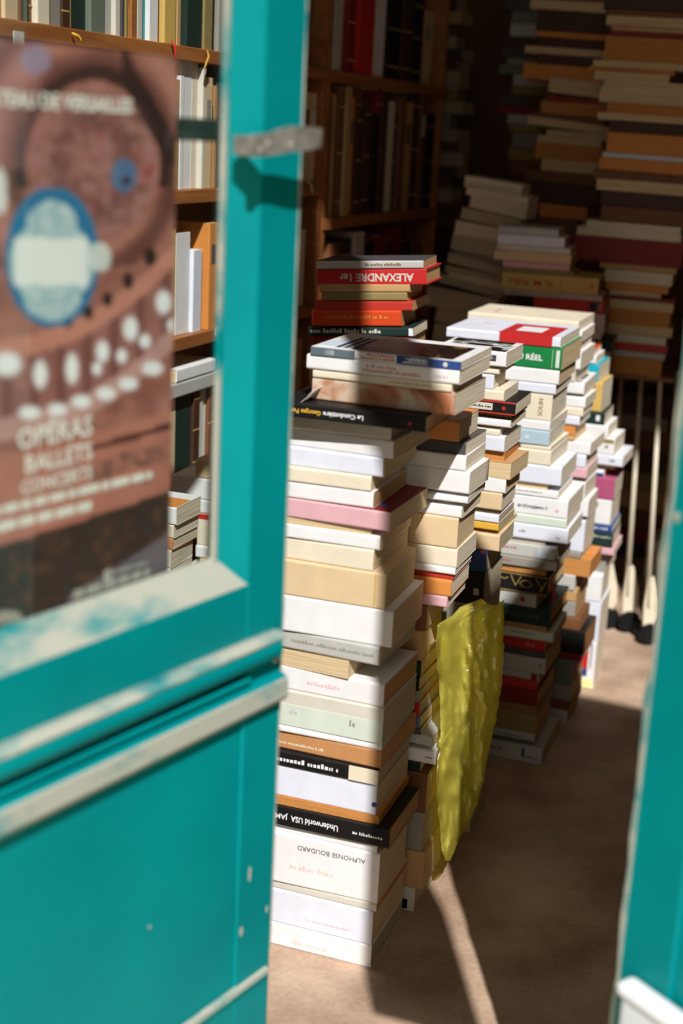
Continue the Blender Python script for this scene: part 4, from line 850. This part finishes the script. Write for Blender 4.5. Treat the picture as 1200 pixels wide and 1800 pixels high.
def shelf_row(z, row, ydat, phrase, group, setback=0.0, hmin=.2, seed=1, start=1):
    """row: (x0, x1, colour, top_y or None[, opts]) spine edges in photo pixels where they meet the shelf"""
    rnd = random.Random(seed); Pp = SHP - RU * setback
    for i, q in enumerate(row):
        x0, x1, col, ytop = q[:4]; op = q[4] if len(q) > 4 else {}
        yb = ydat(.5 * (x0 + x1))
        v0 = onplane(x0, yb, Pp, RU).dot(RV); v1 = onplane(x1, yb, Pp, RU).dot(RV)
        ht = (onplane(.5 * (x0 + x1) + (yb - (ytop or 0)) * .045, ytop, Pp, RU).z - z) if ytop is not None else hmin * rnd.uniform(.95, 1.15)
        ht = max(.10, ht); T = v1 - v0 - .0006
        org = RU * (SU - setback - .004 - op.get('in', rnd.uniform(.0, .022))) + RV * v1 + Vector((0, 0, z))
        # local x (thickness) -> -v ; local y (depth) -> -u ; z up
        M = Matrix((( -RV.x, -RU.x, 0), (-RV.y, -RU.y, 0), (0, 0, 1)))
        e = M.to_euler() if M.determinant() > 0 else None
        if e is None:      # keep a right-handed frame: thickness along +v from the near edge
            org = RU * (SU - setback - .004 - op.get('in', rnd.uniform(.0, .022))) + RV * v0 + Vector((0, 0, z)); M = Matrix(((RV.x, -RU.x, 0), (RV.y, -RU.y, 0), (0, 0, 1))); e = M.to_euler()
        rot = Euler((e.x + 0.0, e.y, e.z))
        lean = op.get('lean', 0.0)
        if lean: rot = (M @ Matrix.Rotation(rad(lean), 3, 'Y')).to_euler()
        hard = op.get('h', rnd.random() < .4)
        desc = op.get('d') or '%s %s standing upright' % (CWORD.get(col, col), 'hardback' if hard else 'paperback')
        dk = [('band', a, a + .012, .02, .98, 'gold') for a in ((.12, .5, .86) if hard and col in ('darkbrown', 'brown', 'darkred', 'black', 'darkgreen') else ())]
        if T > .012 and not dk and col not in ('white', 'coolwhite', 'cream', 'pale', 'gold') and rnd.random() < .6: dk = [('band', .62, .80, .25, .75, rnd.choice(['grey', 'brown', 'pale', 'darkgrey']))]
        make_book(org, rot, ht, .14 + rnd.uniform(0, .03), T, col, op.get('p', 'c'), hard, op.get('f', False), True, None, dk,
                  lab16(desc, '%s from the street on the ' % ordw(start + i), phrase), group)
def cols(xs, cs):
    return list(zip(xs[:-1], xs[1:], cs))
r1 = cols([0, 4, 15, 40, 47, 58, 66, 72, 95, 118, 130, 145, 172, 198, 212, 222, 228, 233], ['brown', 'tan', 'beige', 'brown', 'greygreen', 'tan', 'brown', 'cream', 'grey', 'darkbrown', 'olive', 'darkgreen', 'greygreen', 'lightgrey', 'pale', 'darkgrey', 'olive'])
r1 = [(a, b, c, None) for a, b, c in r1]
r1b = [(a, b, c, None) for a, b, c in cols([246, 256, 271, 287, 292, 313, 318, 325, 332, 350, 370, 385, 390, 412], ['pale', 'teal', 'white', 'brown', 'gold', 'tan', 'cream', 'tan', 'darkgreen', 'darkgreen', 'olive', 'black', 'grey'])] + [(a, b, c, None) for a, b, c in cols([530, 545, 560], ['navy', 'brown'])]
shelf_row(1.656, r1 + r1b, lambda x: 52 + .085 * x, 'top shelf behind the glass|glazed top shelf', 'books on the glazed-door top shelf', hmin=.22, seed=41)
r2 = [(300, 317, 'tan', 140), (318, 326, 'white', 134), (326, 345, 'white', 106), (345, 356, 'cream', 106), (356, 362, 'pale', 120), (362, 376, 'beige', 137), (376, 381, 'orange', 150), (381, 388, 'tan', 152), (388, 400, 'darkgrey', 130), (400, 412, 'grey', 120), (529, 541, 'tan', 145, dict(f=True)), (541, 554, 'tan', 160, dict(f=True)), (554, 567, 'tan', 162, dict(f=True))]
shelf_row(1.358, r2, lambda x: 338 - .12 * (x - 320), 'second shelf behind the glass', 'books on the glazed-door second shelf', seed=42)
r3 = [(306, 320, 'gold', 405), (321, 347, 'white', 410), (347, 362, 'coolwhite', 440), (362, 369, 'tan', 445), (369, 385, 'orange', 392), (385, 408, 'grey', 410), (517, 536, 'pale', 405, dict(f=True, d='pale paperback with page edges out')), (536, 549, 'tan', 405)]
shelf_row(1.036, r3, lambda x: 598 - .32 * (x - 310), 'third shelf behind the glass|third shelf', 'books on the glazed-door third shelf', seed=43)
r4 = [(292, 304, 'tan', 700), (304, 318, 'beige', 690, dict(d='thick beige book with dark ticks')), (319, 346, 'darkgreen', 684, dict(d='wide dark green cloth book')), (346, 357, 'darkbrown', 680), (357, 366, 'pale', 676), (366, 374, 'white', 676), (374, 386, 'brown', 668), (386, 402, 'olive', 665), (513, 538, 'tan', 600, dict(d='tan old book with orange top'))]
shelf_row(.701, r4, lambda x: 862 - .55 * (x - 310), 'fourth shelf behind the glass|fourth shelf', 'books on the glazed-door fourth shelf', seed=44)
xs5 = [580, 587, 602, 608, 615, 628, 632, 658, 682, 705, 711, 727, 742, 748, 768]
c5 = ['darkbrown', 'lightgrey', 'orange', 'tan', 'darkred', 'cream', 'red', 'white', 'black', 'brown', 'darkbrown', 'black', 'brown', 'tan']
r5 = [(a, b, c, None, dict(h=(c in ('black', 'darkbrown', 'red', 'darkred')))) for a, b, c in cols(xs5, c5)]
r5[-1] = (748, 766, 'tan', 18, dict(lean=2.5, f=True, d='tan book leaning at the end')); 
shelf_row(1.653, r5, lambda x: 122 + .02 * (x - 580), 'upper shelf beyond the door edge|dim upper shelf', 'books on the dim upper shelf', hmin=.27, seed=45)
xs6 = [573, 584, 592, 600, 608, 617, 625, 632, 640, 648, 655, 664, 672, 680, 692, 700, 708, 722, 735, 744, 762]
c6 = ['brown', 'tan', 'brown', 'beige', 'tan', 'orange', 'darkbrown', 'brown', 'darkbrown', 'brickred', 'black', 'darkred', 'darkbrown', 'cream', 'black', 'brown', 'tan', 'darkbrown', 'brown', 'black']
rr = random.Random(9)
r6 = [(a, b, c, rr.uniform(152, 190) if c not in ('black',) else 200) for a, b, c in cols(xs6, c6)]
shelf_row(1.263, r6, lambda x: 392 - .19 * (x - 560), 'middle shelf beyond the door edge', 'books on the dim middle shelf', seed=46)
xs7 = [580, 598, 612, 624, 640, 656, 676, 690, 706, 722, 740]
r7 = [(a, b, c, y) for (a, b, c), y in zip(cols(xs7, ['brown', 'darkbrown', 'navy', 'pale', 'black', 'darkred', 'darkbrown', 'darkred', 'black', 'brown']), [430, 425, 420, 408, 425, 415, 430, 398, 425, 430])]
shelf_row(.896, r7, lambda x: 600, 'lower shelf beyond the door edge', 'books on the dim lower shelf', seed=47)
# books lying flat on the rows
def lying(x, y0, y1, col, L, W, setb, yaw, label, group='books lying flat on shelf rows', **k):
    P = onplane(x, y1, SHP - RU * setb, RU); Q = onplane(x, y0, SHP - RU * setb, RU)
    make_book(Vector((P.x, P.y, P.z)), (0, rad(k.get('tilt', 0)), -rad(yaw)), L, W, Q.z - P.z, col, 'c', False, False, False, None, (), label, group)
lying(718, 152, 166, 'tan', .42, .15, .02, -69.5, 'long tan book lying flat on the middle row beyond the door')
lying(384, 652, 676, 'lightgrey', .36, .16, .0, -69.5, 'grey-white paperback lying on the dark green book')
lying(380, 630, 652, 'white', .2, .15, .0, -69.5, 'white paperback lying topmost under the third shelf')

# piles on the ledge inside the door
for i in range(1):
    led = RU * SU + RV * vA0
    root = empty('low_counter', (led.x, led.y, 0), (0, 0, -ROOM))
    bevel_box('counter_top', (0.001, .38, 0, 1.22, .40, .425), M_WOOD, root, .003)
    for a in range(4): box('counter_panel', (.345, .36, (.02 + a * .295), (.305 + a * .295), .0, .401), M_WOOD, root)
    tag(root, 'low wooden counter in front of the glazed-door bookcase', 'counter')
baseO2 = ondist(384, 985, 3.02)
stack('pile on the counter behind the glass', 'pile on the low counter', baseO2, seq([(379, 812, 'beige', dict(d='tan box-like paperback', W=.12, L=.05)), (388, 846, 'white', dict(L=.12, W=.17)), (388, 884, 'white', dict(L=.10)), (388, 908, 'cream', dict(d='cream paperback with red stripe', L=.06, k=[('band', 0, 1, .82, .98, 'red')])), (386, 965, 'white', dict(L=.06)), (382, 986, 'yellow', dict(L=.045)), (384, 1014, 'pale', {}), (384, 1050, 'tan', {})], p='c', L=.1), 1085, yaw=19, W=.14, seed=51, ground=False)
baseO1 = ondist(300, 1030, 2.72)
stack('pile by the poster edge', 'pile by the poster edge', baseO1, seq([(309, 893, 'white', dict(d='white paperback with orange cover picture', L=.13, k=[('top', .55, .99, .02, .6, 'orange')])), (304, 924, 'cream', {}), (302, 948, 'orange', dict(L=.1)), (300, 968, 'cream', {}), (298, 1000, 'white', {}), (298, 1030, 'brown', {}), (297, 1052, 'cream', {}), (297, 1080, 'white', {})], p='w', L=.14), 1118, yaw=19, W=.11, seed=52, ground=False)

# ------------------------------------------------------------------ yellow plastic bag
def bag():
    outline = [(1060, 846, 886), (1078, 800, 886), (1098, 769, 885), (1140, 765, 885), (1200, 771, 882), (1260, 774, 873), (1320, 771, 859), (1370, 766, 850), (1420, 768, 838), (1460, 772, 816), (1492, 775, 800), (1513, 781, 790)]
    NV, NU = 60, 26; V, F = [], []
    def interp(y):
        for a, b in zip(outline, outline[1:]):
            if a[0] <= y <= b[0]:
                k = (y - a[0]) / (b[0] - a[0]); return a[1] + (b[1] - a[1]) * k, a[2] + (b[2] - a[2]) * k
        return outline[-1][1:]
    for side in (0, 1):
        for j in range(NV + 1):
            y = 1060 + (1513 - 1060) * j / NV; xl, xr = interp(y)
            xl += 3.0 * noise.noise(Vector((0, y / 16, 1))); xr += 3.5 * noise.noise(Vector((3, y / 13, 2)))
            for i in range(NU + 1):
                f = i / NU; x = xl + (xr - xl) * f
                yy_ = y + (12 * math.sin(f * 3.1) - 8 if j < 3 else 0)
                b_ = math.sin(math.pi * f) ** .6
                fold = noise.ridged_multi_fractal(Vector((x / 34, y / 75, side * 5)), 1.0, 2.1, 4, 1.0, 2.0)
                cr = noise.fractal(Vector((x / 14, y / 22, side * 9)), 1.0, 2.0, 3)
                dd = min(2.68, 2.525 + (x - 775) * .0042) + (1 if side else -1) * (.016 * b_) - (0 if side else 1) * (.020 * fold * (.3 + b_) + .013 * cr + .006 * noise.noise(Vector((x / 6, y / 9, 4))))
                V.append(ondist(x, yy_, dd))
    n1 = (NV + 1) * (NU + 1)
    for side in (0, 1):
        for j in range(NV):
            for i in range(NU):
                a = side * n1 + j * (NU + 1) + i; F.append((a, a + 1, a + NU + 2, a + NU + 1))
    for j in range(NV):
        for i in (0, NU): a = j * (NU + 1) + i; F.append((a, a + NU + 1, n1 + a + NU + 1, n1 + a))
    m, t, b = newmat('yellow_plastic_film'); t.nodes.remove(b); out = t.nodes['Material Output']
    tl = t.nodes.new('ShaderNodeBsdfTranslucent'); tl.inputs['Color'].default_value = lin((244, 232, 70))
    df = t.nodes.new('ShaderNodeBsdfDiffuse'); df.inputs['Color'].default_value = lin((250, 240, 110))
    tr = t.nodes.new('ShaderNodeBsdfTransparent'); tr.inputs['Color'].default_value = lin((236, 230, 130))
    gl = t.nodes.new('ShaderNodeBsdfGlossy'); gl.inputs['Roughness'].default_value = .22
    m1 = t.nodes.new('ShaderNodeMixShader'); m1.inputs[0].default_value = .7; m2 = t.nodes.new('ShaderNodeMixShader'); m2.inputs[0].default_value = .50; m3 = t.nodes.new('ShaderNodeMixShader'); m3.inputs[0].default_value = .10
    t.links.new(tl.outputs[0], m1.inputs[1]); t.links.new(df.outputs[0], m1.inputs[2]); t.links.new(m1.outputs[0], m2.inputs[1]); t.links.new(tr.outputs[0], m2.inputs[2])
    t.links.new(m2.outputs[0], m3.inputs[1]); t.links.new(gl.outputs[0], m3.inputs[2]); t.links.new(m3.outputs[0], out.inputs['Surface'])
    me_o = mesh_obj('plastic_bag', V, F, m, None, True)
    tag(me_o, 'crumpled translucent yellow plastic bag hanging beside the front stacks', 'bag')
bag()

# red bookmark ribbon of the black hardback in the fourth stack
def bookmark():
    pts = [ondist(967, 1022, 3.21), ondist(972, 1032, 3.2), ondist(974, 1046, 3.2), ondist(970, 1058, 3.2)]
    tag(tube('bookmark', pts, [.003, .004, .004, .003], mat_plain('red_ribbon', (186, 40, 40)), None, 6), 'red bookmark ribbon hanging from the black gold-patterned hardback', 'bookmark')
bookmark()

def curled_sheet():
    yw = rad(YAW); n = Vector((math.sin(yw), math.cos(yw), 0)); V, F = [], []
    pts = [(506, 713), (517, 712), (528, 708), (538, 700), (545, 692), (551, 686)]
    for k, (x, y) in enumerate(pts):
        P = onplane(x, y, baseA - n * .030, n); V += [P, P + n * .07, P + n * .07 + Vector((0, 0, .0007)), P + Vector((0, 0, .0007))]
    for k in range(len(pts) - 1):
        for j in range(4): F.append((4 * k + j, 4 * k + (j + 1) % 4, 4 * k + 4 + (j + 1) % 4, 4 * k + 4 + j))
    F += [(0, 1, 2, 3), tuple(range(len(V) - 4, len(V)))]
    tag(mesh_obj('paper_sheet', V, F, mat_plain('print_white', (238, 238, 230)), None, True), 'white sheet of paper curling up on the black paperback', 'paper')
curled_sheet()

# ------------------------------------------------------------------ the ~300 largest books stay single; the smallest become one object
def join_small(keep=310):
    bpy.context.view_layer.update()
    def area(b):
        q = [proj(b.matrix_world @ Vector(v)) for c in b.children if c.name.startswith(('cover', 'page')) and 'picture' not in c.name for v in c.bound_box]
        x0, x1 = max(0, min(p[0] for p in q)), min(1190, max(p[0] for p in q)); y0, y1 = max(0, min(p[1] for p in q)), min(1778, max(p[1] for p in q))
        a = max(0, x1 - x0) * max(0, y1 - y0)
        return a * (.25 if b.get('group', '') in DIM else 1)
    small = sorted(BOOKS, key=area)[:max(0, len(BOOKS) - keep)]
    V, F, MI, mats, kill = [], [], [], [], []
    for b in small:
        for c in list(b.children_recursive):
            k = len(V); M = c.matrix_world; V += [M @ v.co for v in c.data.vertices]
            m = c.data.materials[0]
            if m not in mats: mats.append(m)
            for p in c.data.polygons: F.append(tuple(k + i for i in p.vertices)); MI.append(mats.index(m))
            kill.append(c)
        kill.append(b)
    for o in kill: bpy.data.objects.remove(o)
    me = bpy.data.meshes.new('small_books'); me.from_pydata([tuple(v) for v in V], [], F)
    for m in mats: me.materials.append(m)
    me.polygons.foreach_set('material_index', MI); me.update()
    tag(link(bpy.data.objects.new('small_books', me)), 'remaining thin and dim books wedged among the piles and shelves', 'books', None, 'stuff')
DIM = ('pile at the end of the bookcase', 'dark pile in the back corner', 'slumped pile behind the rods', 'books on the dim lower shelf', 'pile by the poster edge')
join_small()
print('books', NB[0])
